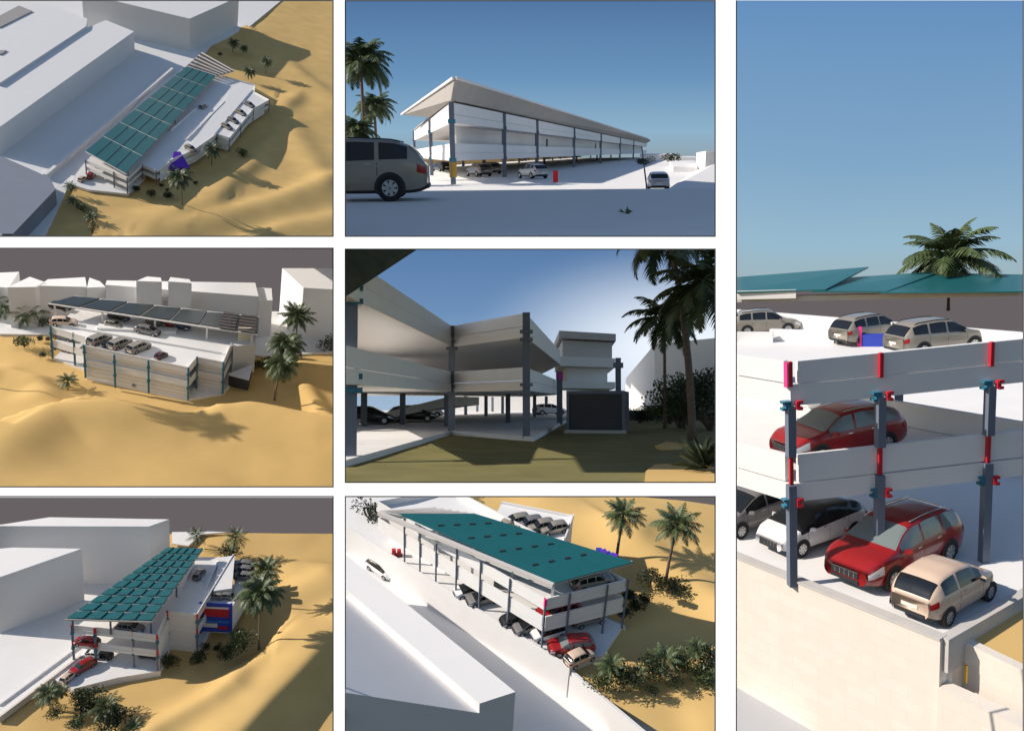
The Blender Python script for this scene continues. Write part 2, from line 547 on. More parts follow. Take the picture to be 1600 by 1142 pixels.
# ------------------------------------------------------------------ plants
def palm(pan, at, height, radius, label, nf=34, nl=26, lean=(0, 0), trunk_r=.17, group='date palms', droop=.75, seed=0, leafm=None, name='palm_tree', bare=0.0):
    rnd = random.Random(seed)
    r = pan.thing(name, label, 'palm tree', at, rnd.random() * 6, group)
    # lean is given in panel axes; rotate into the thing's own
    R = Matrix.Rotation(-(r.matrix_world.to_euler().z if False else 0), 3, 'Z')
    r.matrix_world = pan.M @ Matrix.Translation(Vector(at))
    t = Buf()
    path, rs = [], []
    N = 14
    for i in range(N + 1):
        u = i / N
        path.append(Vector((lean[0] * u * u, lean[1] * u * u, height * u)))
        rs.append(trunk_r * (1.25 - .45 * u + (.06 if i % 2 else 0)) * (1.25 if i == 0 else 1))
    t.tube(path, rs, BARK, 10)
    pan.obj('trunk', t, r, True, offset=False)
    c = Buf()
    top = path[-1]
    lm = leafm or LEAF
    for i in range(nf):
        az = i * 2.39996 + rnd.uniform(-.2, .2)
        el = lerp(1.35, -.55, (i / nf) ** .85) + rnd.uniform(-.12, .12)
        L = radius * rnd.uniform(.88, 1.12) * (0.8 + .25 * (1 - abs(el) / 1.4))
        hd = Vector((math.cos(az), math.sin(az), 0))
        pts = []
        p = top.copy() + hd * trunk_r * .6
        a = el
        S = 10
        for k in range(S + 1):
            pts.append(p.copy())
            p = p + (hd * math.cos(a) + Vector((0, 0, 1)) * math.sin(a)) * (L / S)
            a -= droop * (1.2 + rnd.uniform(-.1, .1)) / S * (.5 + 1.2 * k / S)
        c.tube(pts, [.035 * radius / 2.5 * (1 - .8 * k / S) for k in range(S + 1)], lm, 4)
        sd = hd.cross(Vector((0, 0, 1)))
        for k in range(nl):
            u = .14 + .86 * (k + .5) / nl
            q = u * S
            i0 = min(int(q), S - 1)
            b0 = pts[i0].lerp(pts[i0 + 1], q - i0)
            tg = (pts[i0 + 1] - pts[i0]).normalized()
            ll = L * .30 * math.sin(math.pi * min(1, .16 + .84 * u) ** .8) * rnd.uniform(.8, 1.15) + L * .035
            ww = L * .020 * rnd.uniform(.8, 1.3)
            for sg in (1, -1):
                d = (sd * sg * .82 + tg * .62 + Vector((0, 0, -.32 + rnd.uniform(-.16, .16)))).normalized()
                m1 = b0 + d * ll * .55
                e = b0 + d * ll + Vector((0, 0, -.18 * ll))
                c.poly([b0 - tg * ww, m1 - tg * ww * .8, e, m1 + tg * ww, b0 + tg * ww], lm)
    pan.obj('crown', c, r, False, offset=False)
    return r

def bush(pan, at, w, h, label, n=260, m=None, cat='shrub', name='shrub', group=None, seed=0, leaf=.16, stems=True):
    """many small leaf faces on short branches, uneven outline"""
    rnd = random.Random(seed)
    b = Buf()
    m = m or LEAFD
    at = Vector(at)
    lobes = [(Vector((rnd.uniform(-.34, .34) * w, rnd.uniform(-.34, .34) * w, h * rnd.uniform(.3, .72))), rnd.uniform(.28, .42)) for _ in range(6)]
    if stems:
        for c, r in lobes:
            b.tube([at + Vector((0, 0, -.05 * h)), at + c * .6, at + c], [.03 * w, .02 * w, .008 * w], BARK, 4)
    n = int(n * 2.2); leaf *= .62
    for i in range(n):
        c, r = lobes[i % len(lobes)]
        d = Vector((rnd.gauss(0, 1), rnd.gauss(0, 1), rnd.gauss(0, 1))).normalized()
        k = rnd.random() ** .45
        p = at + c + Vector((d.x * r * w * k, d.y * r * w * k, d.z * r * h * .9 * k))
        if p.z < at.z + .02 * h: p.z = at.z + .02 * h + rnd.random() * .15 * h
        u = (d + Vector((rnd.uniform(-.7, .7), rnd.uniform(-.7, .7), rnd.uniform(-.2, .9)))).normalized()
        v = u.cross(Vector((rnd.uniform(-1, 1), rnd.uniform(-1, 1), rnd.uniform(-1, 1)))).normalized()
        s_ = leaf * w * rnd.uniform(.6, 1.25)
        b.poly([p - v * s_ * .22, p + u * s_ * .5 - v * s_ * .3, p + u * s_, p + u * s_ * .5 + v * s_ * .3], m)
    o = pan.obj(name, b, at=at)
    tag(o, label, cat, group)
    return o

def agave(pan, at, w, h, label, n=60, m=None, seed=0, group=None, name='spiky_shrub'):
    """rosette of long pointed leaves"""
    rnd = random.Random(seed)
    b = Buf(); at = Vector(at)
    for i in range(n):
        az = i * 2.39996; el = lerp(1.4, .15, i / n) + rnd.uniform(-.15, .15)
        hd = Vector((math.cos(az), math.sin(az), 0)); sd = Vector((-math.sin(az), math.cos(az), 0))
        L = math.hypot(w * .55 * math.cos(el), h * math.sin(el)) * rnd.uniform(.8, 1.1)
        p0 = at + Vector((0, 0, .04 * h)); p1 = p0 + (hd * math.cos(el) + Vector((0, 0, math.sin(el)))) * L * .55
        p2 = p1 + (hd * math.cos(el - .5) + Vector((0, 0, math.sin(el - .5)))) * L * .5
        ww = .035 * w * rnd.uniform(.8, 1.3)
        b.poly([p0 - sd * ww, p0 + sd * ww, p1 + sd * ww * 1.2, p2, p1 - sd * ww * 1.2], m or LEAFB)
    o = pan.obj(name, b, at=at)
    tag(o, label, 'shrub', group)
    return o

# ------------------------------------------------------------------ ground
def seg_dist(p, a, b):
    ab = b - a
    t = max(0, min(1, (p - a).dot(ab) / max(ab.length_squared, 1e-9)))
    return (p - (a + ab * t)).length, t

def terrain(pan, name, label, corners, n, ridges, base=-.25, amp=.15, freq=.05, m=None, ny=None, keep=(), zf=None):
    """sand sheet over a four-cornered field (a, b, c, d: a-b near edge, c-d far edge); ridges: (points (x, y, crest height), width)"""
    c00, c10, c01, c11 = [Vector((c[0], c[1])) for c in corners]
    nx = n; ny = ny or n
    b = Buf()
    for j in range(ny + 1):
        for i in range(nx + 1):
            p = c00.lerp(c10, i / nx).lerp(c01.lerp(c11, i / nx), j / ny)
            x, y = p
            z = base + amp * noise.noise(Vector((x * freq, y * freq, 3.3))) + amp * .4 * noise.noise(Vector((x * freq * 3, y * freq * 3, 1.3)))
            add = 0
            for pts, w in ridges:
                best = 0
                w2 = w[1] if isinstance(w, tuple) else w
                w1 = w[0] if isinstance(w, tuple) else w
                for a, c in zip(pts, pts[1:]):
                    ab = (c.xy - a.xy)
                    d, t = seg_dist(p, a.xy, c.xy)
                    ww = w1 if ab.cross(p - a.xy) > 0 else w2     # left of the crest line / right of it
                    q = d / ww * (1 + .15 * noise.noise(Vector((x * freq * 1.5, y * freq * 1.5, 9))))
                    best = max(best, lerp(a.z, c.z, t) * math.exp(-q * q))
                add += best
            for pts, rr in keep:        # levelled round the buildings
                d = min(seg_dist(p, a.xy, c.xy)[0] for a, c in zip(pts, pts[1:]))
                add *= max(0, 1 - math.exp(-(max(0, d - rr * .5) / (rr * .5)) ** 2)) if d > rr * .5 else 0
            z += add
            if zf: z += zf(x, y)
            b.v.append((x, y, z))
    k = b.mi(m or SAND)
    for j in range(ny):
        for i in range(nx):
            a = j * (nx + 1) + i
            b.f.append((a, a + 1, a + nx + 2, a + nx + 1)); b.m.append(k)
    o = pan.obj(name, b, smooth=True)
    return tag(o, label, None, None, 'structure')

def sky_sheet(pan, rect, dist, stops, label, name='sky', glow=None):
    q = [pan.A(px, py, dist) for px, py in ((rect[0], rect[3]), (rect[2], rect[3]), (rect[2], rect[1]), (rect[0], rect[1]))]
    b = Buf(); b.poly(q, emit(name, stops, glow))
    o = pan.obj(name, b)
    uv = o.data.uv_layers.new(name='height')
    for i, c in enumerate(((0, 0), (1, 0), (1, 1), (0, 1))):
        uv.data[i].uv = c
    return tag(o, label, None, None, 'structure')

def border(pan, rect, dist, label, px=2.0, sides='LRTB', hmax=None):
    """thin dark frame standing round the model"""
    x0, y0, x1, y1 = rect
    if hmax is not None:      # close in front of the nearest thing at its lower edge
        dist = min((pan.M @ pan.G(px_, pan.rect[3], hmax)).y for px_ in (pan.rect[0], pan.rect[2])) / pan.s * .97
    b = Buf()
    e = px
    bars = {'T': (x0, y0, x1, y0 + e), 'B': (x0, y1 - e, x1, y1), 'L': (x0, y0 + e, x0 + e, y1 - e), 'R': (x1 - e, y0 + e, x1, y1 - e)}
    for sname in sides:
        a = bars[sname]
        # built square to the sight line: front and back face
        f = [((px_ - CX) / F, (CY - py_) / F) for px_, py_ in ((a[0], a[3]), (a[2], a[3]), (a[2], a[1]), (a[0], a[1]))]
        pts = []
        for dd in (dist, dist * 1.004):
            for u, v in f:
                pts.append(pan.Mi @ Vector((u * dd * pan.s, dd * pan.s, v * dd * pan.s)))
        base = len(b.v); b.v += [tuple(p) for p in pts]; k = b.mi(FRAMEM)
        for fc in ((0, 1, 2, 3), (7, 6, 5, 4), (0, 4, 5, 1), (1, 5, 6, 2), (2, 6, 7, 3), (3, 7, 4, 0)):
            b.f.append(tuple(base + i for i in fc)); b.m.append(k)
    o = pan.obj('picture_frame', b)
    tag(o, label, 'frame', 'thin frames round the seven views')

KEEP = set()     # added unseen beyond the edge of the sheet, only to cast shade into view

def trim_all():
    """cut every model off square at the sides of its own view"""
    inv = {}
    for pan, o, cap in ALL:
        inv.setdefault(o.data.name, 0); inv[o.data.name] += 1
    bpy.context.view_layer.update()
    gone = []
    for pan, o, cap in ALL:
        if o.name.startswith('picture_frame') or o in KEEP or (o.parent and o.parent in KEEP): continue
        x0, y0, x1, y1 = pan.rect
        u0, u1, v0, v1 = (x0 - CX) / F, (x1 - CX) / F, (CY - y1) / F, (CY - y0) / F
        planes = [Vector((-1, u0, 0)), Vector((1, -u1, 0)), Vector((0, v0, -1)), Vector((0, -v1, 1)), Vector((0, -1, 0))]
        mw = o.matrix_world
        m3 = mw.to_3x3(); t = mw.translation
        cut = []
        dead = False
        bb = [Vector(c) for c in o.bound_box]
        for pl in planes:
            nl = m3.transposed() @ pl; d = pl.dot(t)
            if pl.x == 0 and pl.z == 0: d += .5
            ds = [nl.dot(c) + d for c in bb]
            if min(ds) > 0: dead = True; break
            if max(ds) > 0: cut.append((nl, d))
        if dead:
            gone.append(o); continue
        if not cut: continue
        if o.data.users > 1: o.data = o.data.copy()
        bm = bmesh.new(); bm.from_mesh(o.data)
        for nl, d in cut:
            L = nl.length
            co = -nl * (d / L / L)
            r = bmesh.ops.bisect_plane(bm, geom=bm.verts[:] + bm.edges[:] + bm.faces[:], dist=1e-6, plane_co=co, plane_no=nl / L, clear_outer=True)
            if cap and bm.faces:
                ed = [e for e in r['geom_cut'] if isinstance(e, bmesh.types.BMEdge)]
                if ed:
                    try: bmesh.ops.edgeloop_fill(bm, edges=ed, mat_nr=0)
                    except Exception: pass
        nf = len(bm.faces)
        bm.to_mesh(o.data); bm.free()
        if nf == 0: gone.append(o)
    for o in gone:
        for c in list(o.children):
            if c not in gone:
                mw = c.matrix_world.copy(); c.parent = o.parent; c.matrix_world = mw
    for o in gone:
        bpy.data.objects.remove(o)
    for o in list(SC.objects):
        if o.type == 'EMPTY' and not o.children:
            bpy.data.objects.remove(o)

def c1(X, Y): return (X * .3275, Y * .3275)
def c2(X, Y): return (536 + X * .365, Y * .365)
def c3(X, Y): return (536 + X * .365, 384 + Y * .365)
def c4(X, Y): return (X * .3327, 384 + Y * .3327)
def c5(X, Y): return (X * .3275, 770 + Y * .3275)
def c6(X, Y): return (536 + X * .365, 770 + Y * .365)
def c7(X, Y): return (1146 + X * .3503, 330 + Y * .3503)
def c8(X, Y): return (1146 + X * .3609, 730 + Y * .3609)
# ================================================================== tall view: corner of the car park seen close, cars on three levels
SKY_STRENGTH, SUN_STRENGTH = 0.095, 4.6
def tall_view():
    P = Pan((1151.5, 1, 1598.5, 1142), (1300, 7000), 1.0)
    P.eye(12.0)
    A, B, E = P.G(1151, 878), P.G(1238, 914), P.G(1474, 1004)
    dl = (A - B).normalized()                  # along the street front, away
    # end front: same facade line as its parapet tops
    zt = P.top(B, 566)
    R = P.G(1550, 535, zt); R.z = 0
    de = (R - B).normalized()
    zs = [P.top(B, y) for y in (785, 757, 713, 635, 602, 566)]
    wid = (R - B).length * 1.38
    far = 58.0
    Cc, Dd = B + de * wid, B + dl * far
    Ee = Cc + dl * far
    plan = [B, Cc, Ee, Dd]
    bld = P.building('parking_building', 'open white parking deck with red topped grey posts over a pale plaster wall', 'parking building', B)
    def inset(k):
        return [B + (dl + de) * k, Cc + (dl - de) * k, Ee + (-dl - de) * k, Dd + (de - dl) * k]
    for i, (z0, z1) in enumerate(((zs[0], zs[1]), (zs[3], zs[4]))):
        b = Buf(); b.prism([p.xy for p in inset(.02)], z0, z1, PARAPET)
        P.obj('floor_slab', b, bld, cap=True)
    for z1, z2 in ((zs[1], zs[2]), (zs[4], zs[5])):
        for a, c in ((B, Cc), (B, Dd), (Cc, Ee)):
            b = Buf()
            d = (c - a).normalized()
            cen = sum((p for p in plan), Vector()) / 4
            nrm = Vector((-d.y, d.x, 0))
            if (cen - a).dot(nrm) < 0: nrm = -nrm
            a2, c2_ = a + nrm * .12 + d * .25, c + nrm * .12 - d * .25
            b.bar(a2, c2_, .16, z1 + .04, z2, PARAPET)
            P.obj('parapet', b, bld, cap=True)
    # posts: street corner, end front, then the street front going away
    def pxof(v):
        w_ = P.M @ v
        return w_.x / w_.y * F + CX
    t = .3
    while pxof(B + (R - B) * t + Vector((0, 0, 3))) < 1374: t += .005
    mid = B + (R - B) * t
    posts = [B, mid, R, B + dl * 6.2, B + dl * 12.4, Cc]
    for i, p in enumerate(posts):
        q = p - (dl + de) * .02
        w_ = .24
        b = Buf()
        rz = math.atan2(de.y, de.x)
        b.box((q.x, q.y, zs[1] / 2), (w_, w_, zs[1]), STEEL, rz)
        b.box((q.x, q.y, (zs[2] + zs[3]) / 2), (w_, w_, zs[3] - zs[2]), STEEL, rz)
        post = P.obj('post', b, bld)
        for z0, z1 in ((zs[1], zs[2]), (zs[4] - .05, zs[5] + .02)):
            b = Buf()
            b.box((q.x, q.y, (z0 + z1) / 2 + .01), (w_ * .46, w_ * .46, z1 - z0 - .02), REDST, rz)
            if i == 0 and z0 > 4:
                g = q - de * (w_ / 2 + .012)
                b.box((g.x, g.y, (z0 + z1) / 2), (.02, w_, z1 - z0), PINKST, rz)
            P.obj('post_sleeve', b, post, offset=True)
        for zc in (zs[0] + .02, zs[3] + .05):
            b = Buf()
            for kk, m_ in ((.10, BLUEST), (-.10, BLUEST)):
                b.box((q.x - de.x * .14, q.y - de.y * .14, zc + kk), (.27, .22, .07), m_, rz)
            b.box((q.x - de.x * .1, q.y - de.y * .1, zc), (.17, .22, .16), BLUEST, rz)
            for kk in (.10, -.10):
                b.box((q.x + de.x * .17 - dl.x * .14, q.y + de.y * .17 - dl.y * .14, zc + kk), (.15, .12, .08), REDST, rz)
            b.box((q.x + de.x * .12 - dl.x * .12, q.y + de.y * .12 - dl.y * .12, zc), (.11, .12, .25), REDST, rz)
            P.obj('clamp', b, post, offset=True)
    # inner columns under the middle level
    for px, py, z0, z1, wd in ((1404, 645, zs[1], zs[3], .32), ):
        c = P.G(px, py, z0)
        b = Buf(); b.box((c.x, c.y, z0 + .55), (.3, .3, 1.1), STEEL); b.box((c.x, c.y, z0 + 1.15), (1.0, .4, .14), STEEL)
        P.obj('column', b, bld)
    # ---- forecourt plate, street wall
    zl = P.top(A, 1077)
    out = -Vector((-dl.y, dl.x, 0))
    if out.dot(de) > 0: out = -out
    inn = -out
    b = Buf()
    K1 = P.G(1600, 932)
    K0 = P.G(1481, 1001)
    kd = (K1 - K0).normalized()
    e2 = K0 + kd * 30
    pl = [A + dl * 40 + inn * .02, E + inn * .02, K0, e2, e2 + dl * 60]
    b.prism([p.xy for p in pl], zl, 0, PAVE)
    o = P.obj('pavement', b, cap=True)
    tag(o, 'pale parking floor under and in front of the deck', None, None, 'structure')
    wall = P.building('street_wall', 'tall pale plaster wall along the street below the small cream car', 'wall', E)
    b = Buf()
    b.bar(A + dl * 40, E, .3, zl, .10, WALLM, 0)
    # sits on the outer side of the edge
    P.obj('wall_face', b, wall, cap=True)
    b = Buf(); b.bar(A + dl * 40, E, .36, .104, .17, COPING)
    P.obj('coping', b, wall, cap=True)
    # return at the corner and the low wall holding the sand
    zr = P.top(E, 1066)
    S1 = E + (inn * .0) + kd * .55
    b = Buf()
    b.bar(E + out * .0 + kd * .2, S1 + kd * 1.2, .25, zl, .06, WALLM)
    P.obj('return_wall', b, wall, cap=True)
    b = Buf()
    lo0 = E + kd * .9 - dl * .1
    zlo = -.55
    b.bar(lo0, lo0 - dl * 14, .3, zl, [zlo + .35, zlo - 1.0, zlo - 1.0, zlo + .35], WALLM)
    P.obj('low_wall', b, wall, cap=True)
    b = Buf()
    b.bar(E - dl * .05 + out * .05, E - dl * 14 + out * .05, .5, zl, zr - .02, WALLM)
    P.obj('plinth', b, wall, cap=True)
    b = Buf()
    b.box((E.x - dl.x * .35 + kd.x * .45, E.y - dl.y * .35 + kd.y * .45, zr + .25), (.08, .08, .5), YELLOW)
    P.obj('marker_peg', b, wall)
    # kerb wall beside the sand
    b = Buf(); b.bar(K0 - kd * .2, e2, .28, -.8, .16, COPING)
    tag(P.obj('kerb_wall', b, cap=True), 'low grey kerb wall between the parking floor and the sand bank', 'wall')
    # sand bank at the corner
    sc = [lo0 + kd * .2, K0 + kd * .2 - dl * .1, e2 - dl * .1, lo0 - dl * 14 + kd * .2, lo0 - dl * 14 + kd * 14]
    b = Buf()
    b.prism([p.xy for p in (lo0 + kd * .17, lo0 + kd * 14, lo0 + kd * 14 - dl * 14, lo0 - dl * 14 + kd * .17)], zl, [-.28, -.05, -.9, -1.35], SAND)
    tag(P.obj('sand', b, cap=True), 'sand bank held by the low wall at the parking floor corner', None, None, 'structure')
    # road below
    y0 = P.G(1151, 1142, zl)
    b = Buf(); b.prism([(A + dl * 40).xy, (E - dl * 20).xy, (E - dl * 20 + out * 30).xy, (A + dl * 40 + out * 30).xy], zl - .4, zl, ROAD)
    tag(P.obj('road', b, cap=True), 'pale road below the street wall, its shade put into the colour', None, None, 'structure')
    # ---- far ground
    dd = [P.A(1140, 560, 44), P.A(1620, 560, 44), P.A(1140, 520, 84), P.A(1640, 520, 84)]
    g0, g1 = Cc + de * 1.0 - dl * 30, Ee + de * 1.0 + dl * 30
    terrain(P, 'sand', 'sunlit sand plain behind the parking deck', [Vector((-12, 30, 0)), Vector((60, 30, 0)), Vector((-25, P.G(1400, 521).y, 0)), Vector((60, P.G(1590, 519).y, 0))], 40, [], base=-.3, amp=.5, freq=.06)
    # ---- deck things
    z3 = zs[4]
    car(P, 'suv', P_BEIGE, P.G(1462, 549, z3), .62, 'large beige SUV on the top deck behind the red topped posts', 'cars on the top deck', k=.66)
    car(P, 'suv', P_BEIGE, P.G(1358, 533, z3), .80, 'beige SUV on the top deck partly behind the short blue barrier', 'cars on the top deck', k=.60)
    car(P, 'suv', P_BEIGE, P.G(1196, 520, z3), .30, 'beige SUV at the far end of the top deck behind a white kerb', 'cars on the top deck', k=.56)
    def deck_wall(p0, p1, pyt, name, label, m, cat='wall', w_=.2):
        a, c_ = P.G(*p0, z3), P.G(*p1, z3)
        b = Buf(); b.bar(a, c_, w_, z3 + .005, P.top(a, pyt), m)
        return tag(P.obj(name, b, cap=True), label, cat)
    deck_wall((1204, 532), (1304, 536), 514, 'deck_kerb', 'sunlit white kerb on the top deck between two beige cars', PARAPET)
    deck_wall((1130, 535), (1208, 535), 519, 'deck_screen', 'low white wall in shade on the top deck, nearest the frame', PARAPET)
    o = deck_wall((1346, 541), (1386, 541), 522, 'barrier', 'short blue barrier with a pink end on the top deck', BLUEP, 'barrier')
    a = P.G(1343, 541, z3)
    b = Buf(); b.box((a.x, a.y, z3 + .36), (.14, .25, .7), PINKST)
    e_ = P.obj('end_post', b, None); mw = e_.matrix_world.copy(); e_.parent = o; bpy.context.view_layer.update(); e_.matrix_world = mw
    # ---- cars on the levels
    z2 = zs[1]
    fw, rw = P.G(1246, 720, z2), P.G(1348, 700, z2)
    car(P, 'suv', P_RED, fw.lerp(rw, .5) + inn * .3, heading(rw, fw), 'dark red SUV on the middle level behind the grey post', 'red cars of the tall view', glass=LGLASS, k=.92)
    fw, rw = P.G(1381, 928), P.G(1489, 873)
    hd = heading(rw, fw); lat = Vector((-math.sin(hd), math.cos(hd), 0))
    car(P, 'suv', P_RED, fw.lerp(rw, .5) - lat * .88 * (1 if lat.y < 0 else -1), hd, 'dark red SUV parked in the open beside the small cream car', 'red cars of the tall view', glass=LGLASS, k=1.04)
    rw, fw = P.G(1482, 979), P.G(1547, 939)
    hd = heading(rw, fw); lat = Vector((-math.sin(hd), math.cos(hd), 0))
    k = (fw - rw).length / 2.3
    car(P, 'mini', P_CREAM, fw.lerp(rw, .5) + lat * .74, hd, 'small cream hatchback with its back to the street wall corner', glass=GLASS, k=k, roof=None)
    fw, rw = P.G(1254, 871), P.G(1335, 842)
    hd = heading(rw, fw); lat = Vector((-math.sin(hd), math.cos(hd), 0))
    k = (fw - rw).length / 2.7
    s_ = 1 if lat.y > 0 else -1
    car(P, 'hatch', P_WHITE, fw.lerp(rw, .5) + lat * .8 * s_, hd, 'white hatchback with a black roof parked under the deck beside the corner post', 'cars under the deck', roof=P_BLACK, k=k)
    fw = P.G(1159, 842); rw = fw + (P.G(1335, 842) - P.G(1254, 871))
    car(P, 'hatch', P_GREY, fw.lerp(rw, .5) + lat * .8 * s_, hd, 'grey hatchback under the deck half cut by the picture edge', 'cars under the deck', k=k)
    # ---- solar canopy behind
    yd = 74.0
    can = P.building('solar_canopy', 'long teal solar canopy on a grey beam beyond the top deck', 'solar canopy', P.A(1380, 470, yd))
    def slab_px(pts, th, m, name):
        v = [P.A(px, py, d) for px, py, d in pts]
        b = Buf(); n = len(v); base = 0
        b.v = [tuple(p) for p in v] + [tuple(p - Vector((0, 0, th))) for p in v]
        k_ = b.mi(m)
        b.f = [tuple(range(n)), tuple(range(2 * n - 1, n - 1, -1))] + [(i, i + n, (i + 1) % n + n, (i + 1) % n) for i in range(n)]
        b.m = [k_] * len(b.f)
        P.obj(name, b, can, cap=True)
    slab_px([(1100, 458, 73), (1290, 452, 73.2), (1357, 417, 83), (1100, 437, 83)], .12, TEAL, 'solar_panel')
    slab_px([(1268, 455, 73), (1386, 455, 73), (1470, 424, 82), (1318, 434, 82)], .12, TEAL, 'solar_panel')
    slab_px([(1376, 457, 72.6), (1700, 454, 73), (1700, 431, 82), (1440, 426, 82)], .12, TEAL, 'solar_panel')
    a, c_ = P.A(1100, 473, 74), P.A(1700, 472, 74)
    b = Buf(); b.bar(a, c_, .5, a.z, P.A(1380, 456, 74).z - .13, CANOPY)
    P.obj('edge_beam', b, can, cap=True)
    b = Buf(); b.bar(P.A(1100, 470, 73.4), P.A(1244, 470, 73.4), .3, P.A(1150, 468, 73.4).z, P.A(1150, 455, 73.4).z, WHITE)
    P.obj('fascia', b, can, cap=True)
    # ---- palm behind the canopy
    pt = P.A(1484, 397, 83.5); pb = Vector((pt.x, pt.y, -.3))
    palm(P, pb, pt.z - pb.z, 5.0, 'lone palm rising over the teal canopy of the tall view', nf=26, nl=30, trunk_r=.11, seed=11, droop=1.0)
    # purple cloth by the end front and a bush beyond it
    c = P.G(1507, 725)
    b = Buf()
    for i in range(5):
        b.box((c.x + (i - 2) * .25, c.y + .1 * math.sin(i * 2), .12 + .05 * (i % 2)), (.3, .7, .22), PURPLE, .3 * i)
    tag(P.obj('tarpaulin', b), 'crumpled purple cloth on the floor behind the end posts', 'cloth')
    c = P.G(1596, 735)
    bush(P, c, 2.2, 1.5, 'dark green shrub beyond the parking floor edge', 300, seed=3)
    sky_sheet(P, (1100, -30, 1650, 460), 110, [(0, (160, 176, 180)), (.06, (160, 182, 190)), (.18, (152, 186, 206)), (.45, (130, 168, 200)), (1, (98, 142, 190))], 'clear blue sky of the tall view')
    sky_sheet(P, (1100, 455, 1650, 560), 108, [(0, (105, 98, 100)), (1, (105, 98, 100))], 'flat mauve grey backdrop under the canopy of the tall view')
    border(P, (1149.5, -1, 1600, 1145), 10, 'thin dark frame round the tall view', sides='LR', hmax=-1.0)

# ================================================================== street-side view from above: long teal roof, street and blocks
def palm_px(P, bp, cp, radius, label, z=0.0, **kw):
    b = P.G(bp[0], bp[1], z)
    h = P.top(b, cp[1])
    for _ in range(4):
        t = P.G(cp[0], cp[1], h)
        d = t - b
        h2 = P.top(b + Vector((d.x, d.y, 0)), cp[1])
        if abs(d.y) < .4 * h: break
        b2 = Vector((b.x, b.y, z))
        h = P.top(b2, cp[1])
        break
    t = P.G(cp[0], cp[1], h) if h < P.H - .5 else None
    lean = (0, 0)
    if t is not None:
        l = t - b
        lean = (max(-.35 * h, min(.35 * h, l.x)), max(-.35 * h, min(.35 * h, l.y)))
    return palm(P, b, h - z, radius, label, lean=lean, **kw)

def eye_for(P, base, py, height):
    P.eye(1.0)
    h = P.top(P.G(*base), py)
    P.eye(height / h)

def tagw(o, label, cat='wall', group=None):
    return tag(o, label, cat, group)

def block(P, name, label, pts, z0, z1, m=None, rim=0.0, group=None, cat='building', mtop=None):
    """plain white massing block with a roof slab of its own"""
    c = sum((Vector((p[0], p[1], 0)) for p in pts), Vector()) / len(pts)
    base = Vector((c.x, c.y, min(z0) if isinstance(z0, list) else z0))
    t = P.building(name, label, cat, base, group)
    b = Buf(); b.prism([(p[0], p[1]) for p in pts], z0, (z1 if not isinstance(z1, list) else z1), m or WHITE)
    P.obj('wall', b, t, cap=True)
    zz = max(z1) if isinstance(z1, list) else z1
    b = Buf()
    q = [(lerp(p[0], c.x, .004), lerp(p[1], c.y, .004)) for p in pts]
    b.prism(q, (z1 if not isinstance(z1, list) else [z for z in z1]), ([z + .12 for z in z1] if isinstance(z1, list) else z1 + .12), mtop or m or WHITE)
    P.obj('roof', b, t, cap=True)
    return t

def deck_building(P, name, label, B, dl, de, length, wid, zs, posts, pw=.28, clamp=True, sides=('street', 'end', 'back'), sleeve=True, postm=None, z0=0.0, group=None):
    """three-level open deck: two slabs with parapets on posts"""
    Cc, Dd = B + de * wid, B + dl * length
    Ee = Cc + dl * length
    bld = P.building(name, label, 'parking building', B, group)
    for za, zb in ((zs[0], zs[1]), (zs[3], zs[4])):
        b = Buf(); b.prism([p.xy for p in (B + (dl + de) * .03, Cc + (dl - de) * .03, Ee - (dl + de) * .03, Dd + (de - dl) * .03)], za, zb, PARAPET)
        P.obj('floor_slab', b, bld, cap=True)
    cen = (B + Ee) / 2
    for z1, z2 in ((zs[1], zs[2]), (zs[4], zs[5])):
        for k, (a, c) in {'street': (B, Dd), 'end': (B, Cc), 'back': (Cc, Ee), 'far': (Dd, Ee)}.items():
            if k not in sides: continue
            d = (c - a).normalized(); nrm = Vector((-d.y, d.x, 0))
            if (cen - a).dot(nrm) < 0: nrm = -nrm
            b = Buf(); b.bar(a + nrm * .12 + d * .25, c + nrm * .12 - d * .25, .16, z1 + .03, z2, PARAPET)
            P.obj('parapet', b, bld, cap=True)
    rz = math.atan2(de.y, de.x)
    for p in posts:
        q = p - (p - cen).normalized() * -.06
        b = Buf(); b.box((q.x, q.y, (z0 + zs[5]) / 2), (pw, pw, zs[5] - z0), postm or STEEL, rz)
        po = P.obj('post', b, bld)
        if sleeve:
            for za, zb in ((zs[1], zs[2]), (zs[4], zs[5] + .02)):
                b = Buf(); b.box((q.x, q.y, (za + zb) / 2), (pw * 1.08, pw * 1.08, zb - za), REDST if (za > 4 or postm is None) else postm, rz)
                P.obj('post_sleeve', b, po)
        if clamp:
            for zc in (zs[0], zs[3]):
                b = Buf(); b.box((q.x, q.y, zc), (pw * 1.7, pw * 1.7, .35), BLUEST, rz)
                P.obj('clamp', b, po)
    return bld, (B, Cc, Dd, Ee)

LV = [2.69, 3.25, 4.14, 5.67, 6.31, 7.0]

